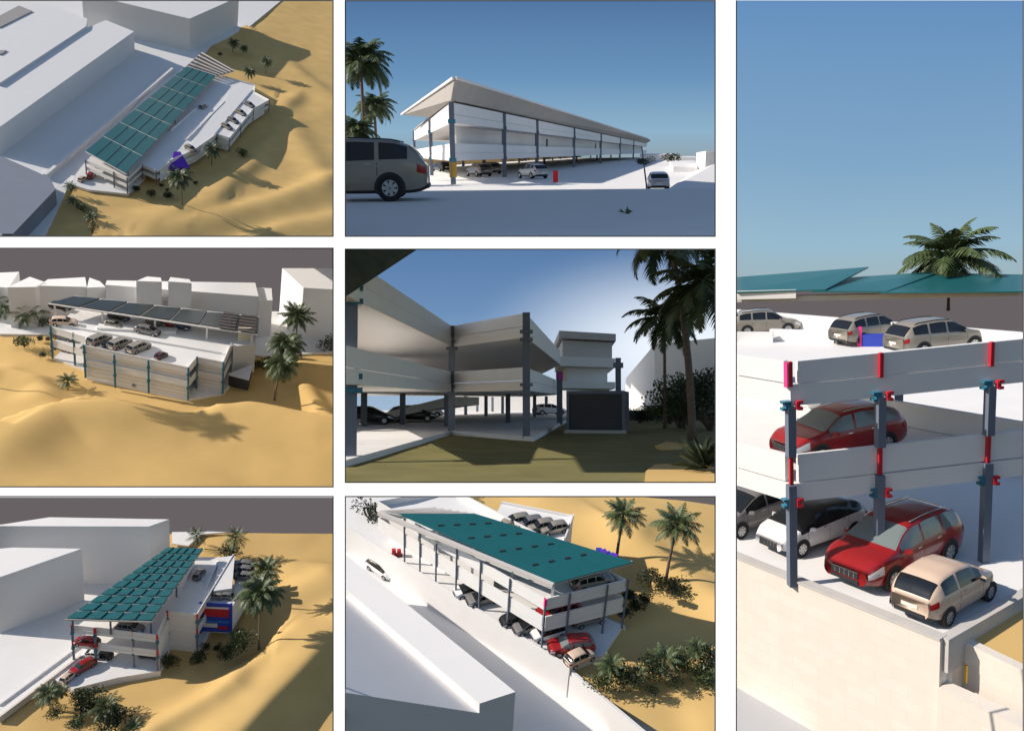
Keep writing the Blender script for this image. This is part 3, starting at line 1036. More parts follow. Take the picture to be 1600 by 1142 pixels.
def street_view():
    LS = [2.45, 3.05, 4.5, 5.5, 6.1, 7.1]
    P = Pan((540, 776, 1117, 1142), (650, 3400), 1.5)
    eye_for(P, (846, 1013), 937, 7.0)
    g = lambda X, Y, z=0: P.G(*c6(X, Y), z)
    B = P.G(846, 1013)
    dl = (g(265, 300) - B).normalized()
    de = (g(1220, 372, 7.0) - g(868, 455, 7.0)); de.z = 0
    wid = de.length; de.normalize()
    length = (g(150, 222) - B).length
    posts = []
    for X, Y in ((848, 665), (700, 575), (580, 500), (480, 440), (397, 385), (325, 345), (265, 300)):
        p = g(X, Y); posts.append(B + dl * (p - B).dot(dl))
    for X, Y in ((975, 440), (1135, 400), (1218, 374)):
        p = g(X, Y, 7.0); p.z = 0; posts.append(B + de * (p - B).dot(de))
    bld, _ = deck_building(P, 'parking_building', 'white parking deck under the wide teal roof along the sunlit street', B, dl, de, length, wid, LS, posts, sides=('street', 'end', 'back', 'far'), pw=.19, clamp=False, sleeve=False)
    b = Buf(); b.box((B.x, B.y, (LS[4] + LS[5]) / 2), (.27, .27, LS[5] - LS[4] + .04), PINKST, math.atan2(de.y, de.x)); P.obj('post_sleeve', b, [c_ for c_ in bld.children if c_.name.startswith('post')][0])
    # inner street-side walls of the closed bays
    for za, zb, u0, u1, off in ((LS[1] + .01, LS[3] - .01, .30, .99, 1.2), (.01, LS[0] - .01, .62, .99, 2.2)):
        b = Buf(); nin = de - dl * de.dot(dl); nin.normalize()
        b.bar(B + dl * length * u0 + nin * off, B + dl * length * u1 + nin * off, .2, za, zb, PARAPET); P.obj('inner_wall', b, bld, cap=True)
    # canopy
    zc = 9.0
    cn = [g(905, 385, zc), g(1245, 295, zc), g(565, 88, zc), g(236, 88, zc)]
    b = Buf(); b.prism([p.xy for p in cn], zc - .1, zc, TEAL)
    P.obj('solar_roof', b, bld, cap=True)
    roof = bld.children[-1]
    for i in range(1, 5):
        u = i / 5.0
        a, c = cn[0].lerp(cn[3], u), cn[1].lerp(cn[2], u)
        for k in range(4):
            v = .18 + .2 * k
            m_ = a.lerp(c, v)
            b = Buf(); b.box((m_.x, m_.y, zc + .05), (.7, .25, .08), PLASTIC, heading(a, c))
            P.obj('roof_vent', b, roof)
    for X, Y in ((600, 125), (690, 150), (800, 182), (925, 214)):
        p = g(X, Y, zc); d = (cn[1] - cn[0]).normalized()
        b = Buf(); b.bar(p - d * 1.2, p + d * .7, .4, zc - .35, zc - .12, WHITE)
        P.obj('roof_beam', b, roof)
    b = Buf()
    fas = [(g(150, 92, zc), cn[3]), ]
    b.bar(g(158, 76, zc), cn[0], .5, zc - .42, zc + .03, CANOPY, -.25)
    P.obj('fascia', b, bld, cap=True)
    b = Buf(); b.bar(cn[0], cn[1], .3, zc - .4, zc - .12, CANOPY, .3)
    P.obj('fascia', b, bld, cap=True)
    b = Buf(); q = [g(160, 77, zc), cn[3] + (cn[0] - cn[3]) * .01, cn[2], g(400, 62, zc)]
    for i in range(6):
        a, c = q[0].lerp(q[1], i / 5), q[3].lerp(q[2], i / 5)
        b.bar(a, c, .45, zc - .5, zc - .05, CANOPY)
    P.obj('pergola', b, bld, cap=True)
    for u in (.06, .3, .55, .8):
        p = cn[0].lerp(cn[3], u) + de * 1.2
        b = Buf(); b.box((p.x, p.y, (LS[4] + zc - .8) / 2 + .1), (.3, .3, zc - .9 - LS[4]), PARAPET)
        P.obj('roof_column', b, bld)
    # forecourt
    zl = -4.2
    K = [B + dl * 90, g(975, 748), g(1115, 690), g(1200, 560), B + de * (wid + .6), B + de * (wid + .6) + dl * 90]
    inn = de - dl * de.dot(dl); inn.normalize(); out = -inn
    b = Buf(); b.prism([p.xy for p in K], zl, 0, PAVE)
    tag(P.obj('pavement', b, cap=True), 'white parking floor under the teal roofed deck', None, None, 'structure')
    E = g(975, 748)
    w = P.building('street_wall', 'long white retaining wall between the street and the teal roofed deck', 'wall', E)
    d2 = (g(1330, 1019) - E).normalized()
    b = Buf(); b.bar(B + dl * 90 + out * .16, E + out * .16, .3, zl, .25, PAVE); P.obj('wall_face', b, w, cap=True)
    b = Buf(); b.box((E.x, E.y, -.25), (.6, .6, 1.0), COPING, .4); P.obj('pier', b, w)
    b = Buf(); b.bar(E + dl * .3, E + d2 * 40, .35, zl, [-.2, -2.8, -2.8, -.2], PAVE); P.obj('low_wall', b, w, cap=True)
    # street
    s0, s1 = B + dl * 90, E - dl * 60
    b = Buf(); b.prism([p.xy for p in (s0 + inn * 3, E + inn * 3, E + d2 * 70 + inn * 25, E - dl * 60 + out * 60, s0 + out * 60)], zl - .5, zl, PAVE)
    tag(P.obj('road', b, cap=True), 'white street in front of the teal roofed deck', None, None, 'structure')
    # the block at the near corner
    zb = 3.0
    q0, q1, q2 = g(738, 850, zb), g(10, 262, zb), g(240, 1012, zb)
    r1 = q0 + (q1 - q0) * 1.4
    r2 = q0 + (q2 - q0) * 3
    t = P.building('flat_roofed_block', 'big white block with a sunlit roof rim and an inner roof tilted for shade at the near street corner', 'building', q0)
    rim = (g(580, 890, zb) - q0).length
    dd, ee = (r1 - q0).normalized(), (r2 - q0).normalized()
    b = Buf(); b.prism([p.xy for p in (q0, r1, r1 + ee * rim, q0 + ee * rim)], zl, zb - 1.3, WHITE)
    up = 26
    b.prism([p.xy for p in (q0 + ee * (rim + .004), q0 + ee * (rim + up), r1 + ee * (rim + up), r1 + ee * (rim + .004))], zl, [zb - 1.3, zb - 1.3 + up * .6, zb - 1.3 + up * .6, zb - 1.3], WHITE)  # inner roof sloped away from the sun to bring shade onto it
    P.obj('wall', b, t, cap=True)
    b = Buf(); b.prism([p.xy for p in (q0, r1, r1 + ee * rim, q0 + ee * rim)], zb - 1.296, zb, WHITE); P.obj('roof_rim', b, t, cap=True)
    # sand
    n1 = g(2300, 1300, -.4)
    def cr(pts, h): return [Vector((*g(X, Y, h).xy, h)) for X, Y in pts]
    f1 = g(2250, 118, -.7)
    for k in range(20, 400):
        s00 = B + dl * k
        w_ = P.M @ s00
        X_ = ((w_.x / w_.y * F + CX) - 536) / .365; Y_ = ((CY - w_.z / w_.y * F) - 770) / .365
        if Y_ < 15 + (X_ - 1200) * .0974: break
    terrain(P, 'sand', 'rolling sand round the teal roofed deck', [E + out * .3 - dl * 60, n1, s00 + out * .3, f1], 110,
            [(cr([(1800, 560), (1500, 330), (1330, 230), (1240, 150)], 3.0), (6, 4)),
             (cr([(1700, 260), (1350, 120), (900, 45)], 2.0), (4, 7)),
             (cr([(1600, 900), (1300, 940), (1120, 880)], 1.2), 5)], base=-.7, amp=.35, freq=.06, keep=[([B, B + de * wid, B + de * wid + dl * length], 14), ([g(975, 748), g(1330, 960)], 5)])
    # palms and bushes
    palm_px(P, c6(1170, 285), c6(1200, 92), 3.0, 'palm with the shorter trunk, nearer the corner of the teal roof', seed=3, nf=30, nl=18)
    palm_px(P, c6(1380, 385), c6(1432, 130), 3.3, 'palm with the longer trunk standing out on the sand beyond the teal roof', seed=4, nf=30, nl=18)
    palm_px(P, c6(287, 75), c6(285, 25), 2.8, 'palm behind the far end of the teal roof beside the pergola, cut by the frame', seed=5, nf=24, nl=12)
    palm_px(P, c6(522, 80), c6(523, 22), 2.8, 'palm far behind the middle of the teal roof, cut by the frame', seed=6, nf=24, nl=12)
    for i, (X, Y, w_, h_, lb) in enumerate((
            (110, 110, 5.5, 4.5, 'dark bush beside the far pergola end of the teal roofed deck'),
            (490, 82, 4.5, 3, 'dark bush behind the back edge of the teal roof'),
            (220, 75, 2, 1.6, 'small dark bush on the sand above the pergola'),
            (1310, 400, 3.6, 4.2, 'tall bush at the foot of the longer palm'),
            (1365, 410, 3, 2.6, 'low bush touching the trunk of the longer palm'))):
        bush(P, g(X, Y), w_ * .72, h_ * .75, lb, 330, LEAFD, seed=40 + i, group=None)
    bush(P, g(1425, 412), 3.6, .8, 'flat dark patch of bush on the sand past the longer palm', 200, LEAFD, seed=50)
    for i, (X, Y, lb) in enumerate(((1225, 455, 'farthest of four round black bushes by the deck corner'), (1292, 470, 'round black bush standing out farthest onto the sand'), (1256, 505, 'round black bush in the middle of the four by the deck corner'), (1206, 535, 'nearest of four round black bushes by the deck corner'))):
        bush(P, g(X, Y), 1.7, 1.4, lb, 420, LEAFD, seed=60 + i, group='round bushes by the deck', leaf=.2)
    mass = [(1090, 790, 2.6, 1.8), (1145, 760, 3.0, 3.8), (1200, 800, 3.2, 2.6), (1255, 775, 2.6, 2.2), (1330, 760, 3.2, 3.0), (1370, 740, 3.6, 4.2), (1440, 720, 3, 2.6), (1505, 690, 2.6, 4.2), (1570, 720, 3.4, 3.6), (1560, 790, 3.6, 2.2)]
    names = ['low end bush of the hedge nearest the wall pier', 'tall upright bush second from the wall pier', 'wide dark bush in the hedge past the upright one', 'small bush filling the hedge middle', 'bush before the tallest clump of the hedge', 'tallest spiky clump in the middle of the hedge', 'low bush behind the tallest clump', 'slender tall bush over the sand gap', 'bushy clump at the frame end of the hedge', 'low dark clump under the frame end of the hedge']
    for i, ((X, Y, w_, h_), lb) in enumerate(zip(mass, names)):
        if i in (1, 3, 5, 7):
            palm(P, g(X, Y + 25), h_ * .42, w_ * .62, lb.replace('bush', 'young palm'), nf=30, nl=14, trunk_r=.14, seed=70 + i, group='young palms on the near sand', droop=.9)
            continue
        bush(P, g(X, Y + 25), w_ * .92, h_ * .8, lb, 420, LEAFD if i % 3 else LEAF, seed=70 + i, group='bushes on the near sand', leaf=.17)
    for i, (X, Y, lb) in enumerate(((1310, 850, 'round dark bush alone on the sand before the hedge'), (1415, 830, 'dark low bush in the shade before the hedge'))):
        bush(P, g(X, Y), 1.8, 1.2, lb, 300, LEAFD, seed=90 + i)
    # cars
    fw, rw = g(935, 692), g(1040, 665)
    hd = heading(rw, fw)
    car(P, 'suv', P_RED, g(972, 672), heading(g(1040, 655), g(905, 668)), 'dark red SUV on the forecourt below the corner of the teal roofed deck', 'cars of the street view', glass=LGLASS, k=1.12)
    car(P, 'mini', P_CREAM, g(1012, 718), heading(g(985, 725), g(1040, 700)), 'cream hatchback tucked against the dark red SUV on the forecourt', 'cars of the street view', k=1.05)
    hl = heading(B + dl, B)
    hde = heading(B + de, B)
    def c(kind, paint, X, Y, z, rz, lb, **kw):
        car(P, kind, paint, g(X, Y, z), rz, lb, 'cars of the street view', detail=1, **kw)
    c('suv', P_RED, 918, 522, LS[1], hde, 'dark red SUV on the middle level at the deck corner post', k=1.1)
    c('hatch', P_WHITE, 878, 612, 0, hde, 'white hatchback with dark roof just inside the corner post', roof=P_BLACK, k=1.0)
    c('hatch', P_GREY, 800, 585, 0, hde, 'pale grey hatchback under the deck second from the corner post', k=1.0)
    c('hatch', P_BLACK, 745, 552, 0, hde, 'black hatchback under the deck third from the corner post', k=1.0)
    c('hatch', P_WHITE, 545, 430, 0, hde, 'white car under the deck midway along the street front', roof=P_BLACK)
    c('hatch', P_GREY, 600, 465, 0, hde, 'grey car under the deck next to the midway post')
    c('suv', P_BEIGE, 1065, 392, LS[4], heading(B, B + de), 'beige SUV on the top deck under the end of the teal roof', k=1.1)
    c('hatch', P_GREY, 1050, 552, 0, heading(B, B + de), 'dark car deep under the deck end behind the second post', k=1.0)
    c('hatch', P_WHITE, 165, 338, zl, hl, 'white and black car alone on the sunlit street', roof=P_BLACK, k=1.1)
    for i, (X, Y, lb) in enumerate(((740, 132, 'beige car first in the row behind the far edge of the teal roof'), (795, 142, 'brown car second in the row behind the teal roof'), (845, 155, 'beige car third in the row behind the teal roof'), (900, 165, 'beige car last in the row behind the teal roof'))):
        c('suv', P_BEIGE if i != 1 else P_GREY, X, Y, LS[4], hde, lb, k=.8)
    # raised deck behind the roof
    a0, a1 = g(640, 118, LS[4]), g(958, 182, LS[4])
    bk = P.building('rear_deck', 'white rear deck carrying a row of cars behind the teal roof', 'parking deck', a0)
    d = (a1 - a0).normalized(); nn = Vector((-d.y, d.x, 0)); nn = nn if nn.dot(de) > 0 else -nn
    b = Buf(); b.prism([p.xy for p in (a0 - nn * 1.5, a1 - nn * 1.5, a1 + nn * 4, a0 + nn * 4)], -1, LS[4] - .02, PARAPET); P.obj('floor_slab', b, bk, cap=True)
    b = Buf(); b.bar(a0 + nn * 4.1, a1 + nn * 4.1, .2, -1, LS[4] + .35, PARAPET); P.obj('parapet', b, bk, cap=True)
    b = Buf(); b.bar(a1 - nn * 1.5, a1 + nn * 4, .2, LS[4], LS[4] + .7, PARAPET); P.obj('parapet', b, bk, cap=True)
    # purple cloth at the roof corner, red mark by the far posts
    p = g(1095, 250, LS[4] + .3)
    b = Buf()
    for i in range(4): b.box((p.x + i * .6, p.y - i * .3, p.z + .1), (.7, .9, .3 + .15 * (i % 2)), PURPLE if i % 2 else BLUEP, .3 * i)
    tag(P.obj('tarpaulin', b), 'purple and blue cloth at the back corner of the teal roof', 'cloth')
    for i, (X, Y, lb) in enumerate(((240, 268, 'red barrier beside the far street post'), (218, 266, 'red barrier at the shaded far end of the street front'))):
        p = g(X, Y); b = Buf(); b.box((p.x, p.y, .5), (.5, .5, .9), REDST, .3); b.box((p.x, p.y, .05), (.8, .8, .1), PLASTIC, .3)
        tag(P.obj('barrier', b), lb, 'barrier', 'red barriers by the far posts')
    sky_sheet(P, (1000, 760, 1130, 815), P.A(1090, 778, 10)[1] * 0 + 330, [(0, (105, 98, 100)), (1, (105, 98, 100))], 'grey backdrop in the corner over the dunes of the street view')
    border(P, (538.5, 774.5, 1118.5, 1145), 40, 'thin dark frame round the street view', sides='LRT', hmax=4.0)
def ground(P, name, label, pts, z, m, depth=.6):
    b = Buf(); b.prism([p.xy if hasattr(p, 'xy') else p for p in pts], z - depth, z, m)
    return tag(P.obj(name, b, cap=True), label, None, None, 'structure')

def deck_poly(P, name, label, poly, levels, edges, posts, pw=.28, z0=0.0, sleeve=True, clamp=True, postm=None, ph=.85, group=None, cat='parking building'):
    """deck of free plan: levels are (underside, top) slabs, a parapet stands on the listed edges of each"""
    c = sum(poly, Vector()) / len(poly)
    bld = P.building(name, label, cat, Vector((c.x, c.y, z0)), group)
    n = len(poly)
    for za, zb in levels:
        b = Buf(); b.prism([p.xy for p in poly], za, zb, PARAPET); P.obj('floor_slab', b, bld, cap=True)
        for e in edges:
            a, q = poly[e], poly[(e + 1) % n]
            d = (q - a).normalized(); nrm = Vector((-d.y, d.x, 0))
            if (c - a).dot(nrm) < 0: nrm = -nrm
            b = Buf(); b.bar(a + nrm * .12 + d * .2, q + nrm * .12 - d * .2, .16, zb + .03, zb + ph, PARAPET); P.obj('parapet', b, bld, cap=True)
    zt = levels[-1][1] + ph
    for p in posts:
        b = Buf(); b.box((p.x, p.y, (z0 + zt) / 2), (pw, pw, zt - z0), postm or STEEL)
        po = P.obj('post', b, bld)
        for za, zb in levels:
            if sleeve:
                b = Buf(); b.box((p.x, p.y, zb + ph / 2), (pw * 1.08, pw * 1.08, ph), REDST); P.obj('post_sleeve', b, po)
            if clamp:
                b = Buf(); b.box((p.x, p.y, za), (pw * 1.7, pw * 1.7, .35), BLUEST); P.obj('clamp', b, po)
    return bld

def solar(P, bld, cn, zc, rows, cols, m, gap=.25, name='solar_panel', frame=True):
    """roof of tilted-free panels between four corners; cn: near-left, near-right, far-right, far-left"""
    if frame:
        b = Buf(); b.prism([p.xy for p in cn], zc - .3, zc - .08, CANOPY); P.obj('roof_frame', b, bld, cap=True)
    for j in range(rows):
        for i in range(cols):
            def at(u, v): return cn[0].lerp(cn[1], u).lerp(cn[3].lerp(cn[2], u), v)
            e = .02
            u0, u1, v0, v1 = i / cols, (i + 1) / cols, j / rows, (j + 1) / rows
            gu, gv = gap * .35 / max(.1, (cn[1] - cn[0]).length), gap / max(.1, (cn[3] - cn[0]).length)
            q = [at(u0 + gu, v0 + gv), at(u1 - gu, v0 + gv), at(u1 - gu, v1 - gv), at(u0 + gu, v1 - gv)]
            b = Buf(); b.prism([p.xy for p in q], zc - .04, [zc + .02, zc + .20, zc + .20, zc + .02], m)
            P.obj(name, b, bld, cap=True)

def ball_bush(P, p, s, label, i, group):
    bush(P, p, s, s * .85, label, 360, LEAFD, seed=200 + i, group=group, leaf=.2)

# ================================================================== end view from above: teal roof running away, blocks to one side, dunes to the other
def end_view():
    P = Pan((-1, 777, 520, 1142), (310, 4200), 3.5)
    eye_for(P, (209.7, 1041), 987, 7.0)
    g = lambda X, Y, z=0: P.G(*c5(X, Y), z)
    r = lambda x, y, z=0: P.G(x, y, z)
    zc = 9.4
    cn = [g(310, 600, zc), g(722, 612, zc), g(970, 264, zc), g(800, 258, zc)]
    pb = [r(115.7, 1031.7), r(150.6, 1037), r(209.7, 1041), r(246.5, 1047)]
    dl = cn[3] - cn[0]; dl.z = 0; dl.normalize()
    dr = cn[2] - cn[1]; dr.z = 0; dr.normalize()
    L = (cn[3] - cn[0]).length
    far = g(1000, 300, LV[4]); far.z = 0
    p5, p6 = r(261.7, 1008), r(308, 1013)
    end6 = g(1118, 306, LV[4]); end6.z = 0
    B, Bq = pb[0], pb[3]
    lv = [(LV[0], LV[1]), (LV[3], LV[4])]
    poly = [B, Bq, p5, p6, end6, B + dl * L * 1.0]
    bld = deck_poly(P, 'parking_building', 'white parking deck under a long grid of teal solar panels, seen end on', poly, lv, [0, 1, 2, 3], pb + [p5, p6], z0=0, pw=.34)
    b = Buf(); b.bar(p5 + Vector((0, .3, 0)), p6 + Vector((0, .3, 0)), .2, 0, LV[3], PARAPET); P.obj('rear_wall', b, bld, cap=True)
    b = Buf(); b.bar(Bq + Vector((.2, .6, 0)), p5 + Vector((.2, 0, 0)), .2, 0, LV[3], PARAPET); P.obj('rear_wall', b, bld, cap=True)
    solar(P, bld, cn, zc, 10, 5, TEAL, .16)
    for u, v in ((.03, .04), (.5, .02), (.97, .03), (.05, .5), (.95, .5)):
        p = cn[0].lerp(cn[1], u).lerp(cn[3].lerp(cn[2], u), v)
        b = Buf(); b.box((p.x, p.y, (LV[4] + zc - .31) / 2 + .01), (.3, .3, zc - .33 - LV[4]), STEEL); P.obj('roof_column', b, bld)
    # sunlit strip and low walls on the top deck
    q = [g(1045, 322, LV[4]), g(1120, 312, LV[4]), g(1106, 470, LV[4]), g(1018, 482, LV[4])]
    b = Buf(); b.prism([p.xy for p in q], LV[4] + .003, LV[4] + .7, WHITE); P.obj('deck_plinth', b, bld, cap=True)
    for a, c in (((925, 345), (868, 455)), ((1040, 340), (985, 455))):
        b = Buf(); b.bar(g(*a, LV[4]), g(*c, LV[4]), .35, LV[4] + .002, LV[4] + .6, WHITE); P.obj('ramp_kerb', b, bld, cap=True)
    # coloured end front
    w0, w1 = g(958, 662), g(1103, 668)
    ztop = P.top(w0, c5(0, 520)[1])
    fr = P.building('painted_facade', 'blue framed end front with red and pale panels under a row of parked cars', 'facade', w0)
    d = (w1 - w0).normalized(); nn = Vector((-d.y, d.x, 0)); nn = nn if nn.y > 0 else -nn
    b = Buf(); b.prism([p.xy for p in (w0, w1, w1 + dr * 7, w0 + dr * 7)], 0, ztop - .9, PARAPET); P.obj('wall', b, fr, cap=True)
    lift = -nn * .1
    def panel(u0, u1, v0, v1, m, name, t=.12, off=0.0):
        b = Buf(); b.bar(w0.lerp(w1, u0) + lift - nn * off, w0.lerp(w1, u1) + lift - nn * off, t, ztop * v0, ztop * v1, m); P.obj(name, b, fr)
    panel(0, 1, .04, 1, BLUEP, 'blue_panel')
    panel(.1, .92, .56, .82, REDST, 'red_panel', .06, .1)
    panel(.1, .92, .825, .88, PARAPET, 'pale_panel', .06, .1)
    panel(.06, .95, .36, .42, mat('sky_blue_panel', (.04, .2, .6), .5), 'light_blue_band', .06, .1)
    panel(.1, .55, .20, .33, PARAPET, 'pale_panel', .06, .1)
    panel(.55, .9, .14, .24, REDST, 'red_panel', .06, .1)
    for u in (.0, 1.0):
        p = w0.lerp(w1, u) - nn * .25
        b = Buf(); b.box((p.x, p.y, ztop / 2), (.4, .3, ztop + .4), BLUEP); P.obj('post', b, fr)
    # forecourt
    ground(P, 'pavement', 'white forecourt at the near end of the solar roofed deck', [g(240, 880), g(300, 905), g(352, 932), g(560, 880), Bq + Vector((.4, -.2, 0)), p5 + Vector((.5, 0, 0)), p6 + Vector((.5, 0, 0)), end6, B + dl * L * 1.02, g(238, 884) + ((B + dl * L * 1.05) - g(235, 880)) * 1.02], .0, PAVE, 2.0)
    # street wall and street
    s0, s1 = g(285, 600), g(-60, 900)
    sd = (B + dl * L * 1.05) - g(235, 880); sd.z = 0; sd.normalize()
    e0 = g(238, 884)
    left = Vector((-sd.y, sd.x, 0))
    zs_ = -.35
    st = e0 - sd * 40
    ground(P, 'road', 'sunlit white street along the solar roofed deck', [st, e0 + sd * (L * 1.5), e0 + sd * (L * 1.5) + left * 30, st + left * 30], zs_, PAVE, 1)
    w = P.building('street_wall', 'white wall and kerb between the street and the end view forecourt', 'wall', e0)
    b = Buf(); b.bar(st - left * .2, e0 + sd * L * 1.2 - left * .2, .4, zs_ - .5, .3, WALLM); P.obj('wall_face', b, w, cap=True)
    b = Buf(); b.bar(st + left * 2.2, e0 + sd * L * 1.2 + left * 2.2, .4, zs_ + .002, zs_ + .35, WHITE); P.obj('kerb', b, w, cap=True)
    # blocks
    f0, f1 = g(-40, 690, zs_), g(415, 400, zs_)
    zb = P.top(f0, c5(0, 430)[1])
    fd = (f1 - f0).normalized(); fn = Vector((-fd.y, fd.x, 0)); fn = fn if fn.x < 0 else -fn
    c0 = g(390, 268, zb)
    base0 = Vector((c0.x, c0.y, 0))
    a0 = g(-80, 432, zb); bk = g(60, 262, zb)
    block(P, 'flat_roofed_block', 'nearer white block, its roof cut by the frame, beside the solar roof street', [Vector((a0.x, a0.y)), Vector((c0.x, c0.y)), Vector((bk.x, bk.y)), Vector((a0.x - 30, a0.y + 10))], zs_, zb, WHITE)
    zB = zb * 1.15
    m0 = g(700, 395, zs_)
    q = [g(-40, 160, zB), g(712, 162, zB), g(808, 128, zB), g(235, 118, zB), g(-40, 150, zB)]
    block(P, 'long_block', 'large white block closing the far side of the solar roof street', [p.xy for p in q[:4]], zs_, zB, WHITE)
    y0 = g(900, 240, -.5); y1 = g(1085, 155, -.5)
    ground(P, 'path', 'white road leaving behind the far large block', [g(820, 245, -.4), g(900, 255, -.4), g(960, 200, -.4), g(1085, 190, -.4), g(1000, 187, -.4), g(820, 190, -.4)], -.2, PAVE, .3)
    # dunes
    def cr(pts, h): return [Vector((*g(X, Y, h).xy, h)) for X, Y in pts]
    terrain(P, 'sand', 'dunes beside the solar roofed deck under a grey backdrop',
            [g(-200, 1450, -1), g(1900, 1500, -1), g(500, 186, -.6), g(1800, 184, -.6)], 120,
            [(cr([(560, 1210), (760, 1080), (1000, 960), (1090, 900), (1150, 800), (1270, 700)], 2.2), (5, 3)),
             (cr([(1000, 1250), (1290, 930), (1500, 720), (1700, 560)], 4.5), (9, 4)),
             (cr([(1330, 620), (1350, 480), (1560, 400)], 2.0), (5, 6)),
             (cr([(1000, 285), (1300, 305), (1700, 350)], 1.6), (3, 8))],
            base=-1.1, amp=.35, freq=.05, ny=150, keep=[([pb[0], pb[3], p6, end6], 9), ([w0, w1], 9), ([e0, st], 8), ([e0, e0 + sd * 130], 14)])
    # palms, bushes
    palm_px(P, c5(1235, 745), c5(1242, 470), 4.7, 'tall palm with hanging fronds beside the painted facade', seed=21, nf=36, nl=20, droop=1.2)
    palm_px(P, c5(1250, 560), c5(1268, 365), 3.4, 'palm crown rising just behind the tall one by the painted facade', seed=22, nf=30, nl=18)
    palm_px(P, c5(940, 245), c5(938, 203), 2.6, 'small distant palm between the far block and the dunes', seed=23, nf=22, nl=10)
    palm_px(P, c5(1110, 290), c5(1126, 213), 3.0, 'distant palm alone on the dune crest of the end view', seed=24, nf=24, nl=12)
    bush(P, g(1098, 300), 4, 2.2, 'dark bush at the foot of the palm on the dune crest', 260, seed=25)
    for i, (X, Y, s_, lb) in enumerate(((818, 815, 2.6, 'round black bush closest to the deck corner post of the end view'), (950, 805, 2.6, 'round black bush below the wing post of the end view'), (1077, 785, 2.4, 'round black bush farthest out on the shaded sand'), (980, 745, 1.4, 'small round bush close under the painted facade'), (1036, 748, 1.4, 'small round bush between the facade and the outermost bush'))):
        ball_bush(P, g(X, Y), s_, lb, i, 'round bushes at the deck foot')
    bush(P, g(1165, 740), 4.6, 4.2, 'leafy green bush between the painted facade and the tall palm', 420, LEAF, seed=31)
    for i, (X, Y, w_, h_, lb) in enumerate(((235, 1010, 4.2, 5.6, 'tall green bush at the street corner of the end view'), (295, 975, 2.5, 3, 'bush joining the tall one by the street corner'), (270, 1060, 3, 2.2, 'low bush in front of the tall one at the street corner'),
            (440, 1030, 5, 4, 'broad dark bush at the front of the forecourt'), (510, 1060, 5, 4.2, 'broad bush with pale flowers before the forecourt'), (560, 1110, 5, 3, 'spreading bush at the lowest edge of the end view'), (380, 1000, 3.6, 2.6, 'small bush linking the two clumps'), (640, 1140, 3.5, 2, 'spiky bush end reaching onto the lit dune'), (385, 1110, 3, 2, 'dark low bush in the shade before the broad one'))):
        if i in (0, 1, 4, 7):
            palm(P, g(X, Y), h_ * .42, w_ * .56, lb.replace('bush', 'young palm'), nf=30, nl=14, trunk_r=.16, seed=210 + i, group='young palms by the forecourt', droop=.9)
            continue
        bush(P, g(X, Y), w_ * .85, h_ * .85, lb, 460, LEAFD if i % 2 else LEAF, seed=210 + i, leaf=.15)
    # cars
    hx = heading(Bq, B)
    def c(kind, paint, X, Y, z, rz, lb, **kw):
        car(P, kind, paint, g(X, Y, z), rz, lb, 'cars of the end view', detail=1, **dict(kw, k=kw.get('k', 1.0) * .82))
    hd = heading(g(440, 800), g(330, 860))
    c('suv', P_RED, 395, 842, 0, hd, 'dark red SUV on the forecourt of the end view', k=1.1)
    c('mini', P_CREAM, 325, 888, 0, hd + .3 + math.pi, 'cream hatchback in front of the dark red SUV at the forecourt rim', k=1.0)
    c('suv', P_RED, 415, 722, LV[1], hx, 'dark red SUV on the middle level seen end on', k=1.05)
    c('hatch', P_BLACK, 485, 785, 0, hx, 'black car under the deck beside the white one', k=1.0)
    c('hatch', P_WHITE, 440, 780, 0, hx, 'white car under the deck behind the dark red SUV', k=1.0)
    c('hatch', P_BLACK, 710, 780, 0, hx, 'black car at the inner side under the deck by the corner post', k=1.0)
    c('suv', P_GREY, 622, 655, LV[4], hx + math.pi, 'grey SUV on the top deck beneath the front solar panels', k=1.15)
    c('hatch', P_GREY, 950, 395, LV[4], heading(cn[1], cn[2]), 'dark car on the open top deck next to the solar panels')
    c('suv', P_BEIGE, 1025, 500, ztop - .88, hx, 'beige SUV parked at the roof edge over the painted facade', k=.85)
    c('suv', P_GREY, 1070, 500, ztop - .88, hx, 'grey SUV beside the beige one over the painted facade', k=.85)
    rd = P.building('side_deck', 'narrow white side deck carrying dark cars beyond the sunlit strip', 'parking deck', g(1160, 420))
    q = [g(1122, 320, 5), g(1200, 330, 5), g(1205, 440, 5), g(1118, 445, 5)]
    b = Buf(); b.prism([p.xy for p in q], -.5, 5, PARAPET); P.obj('floor_slab', b, rd, cap=True)
    for i, (Y, lb) in enumerate(((352, 'farthest dark car on the narrow side deck'), (378, 'middle dark car on the narrow side deck'), (408, 'nearest dark car on the narrow side deck'))):
        c('suv', P_GREY, 1160, Y, 5, hx, lb, k=1.05)
    sky_sheet(P, (-30, 760, 540, 880), 1000, [(0, (105, 98, 100)), (1, (105, 98, 100))], 'grey backdrop over the dunes of the end view')
    border(P, (-6, 774.5, 521.5, 1146), 60, 'thin dark frame round the end view', sides='RT', hmax=8.0)

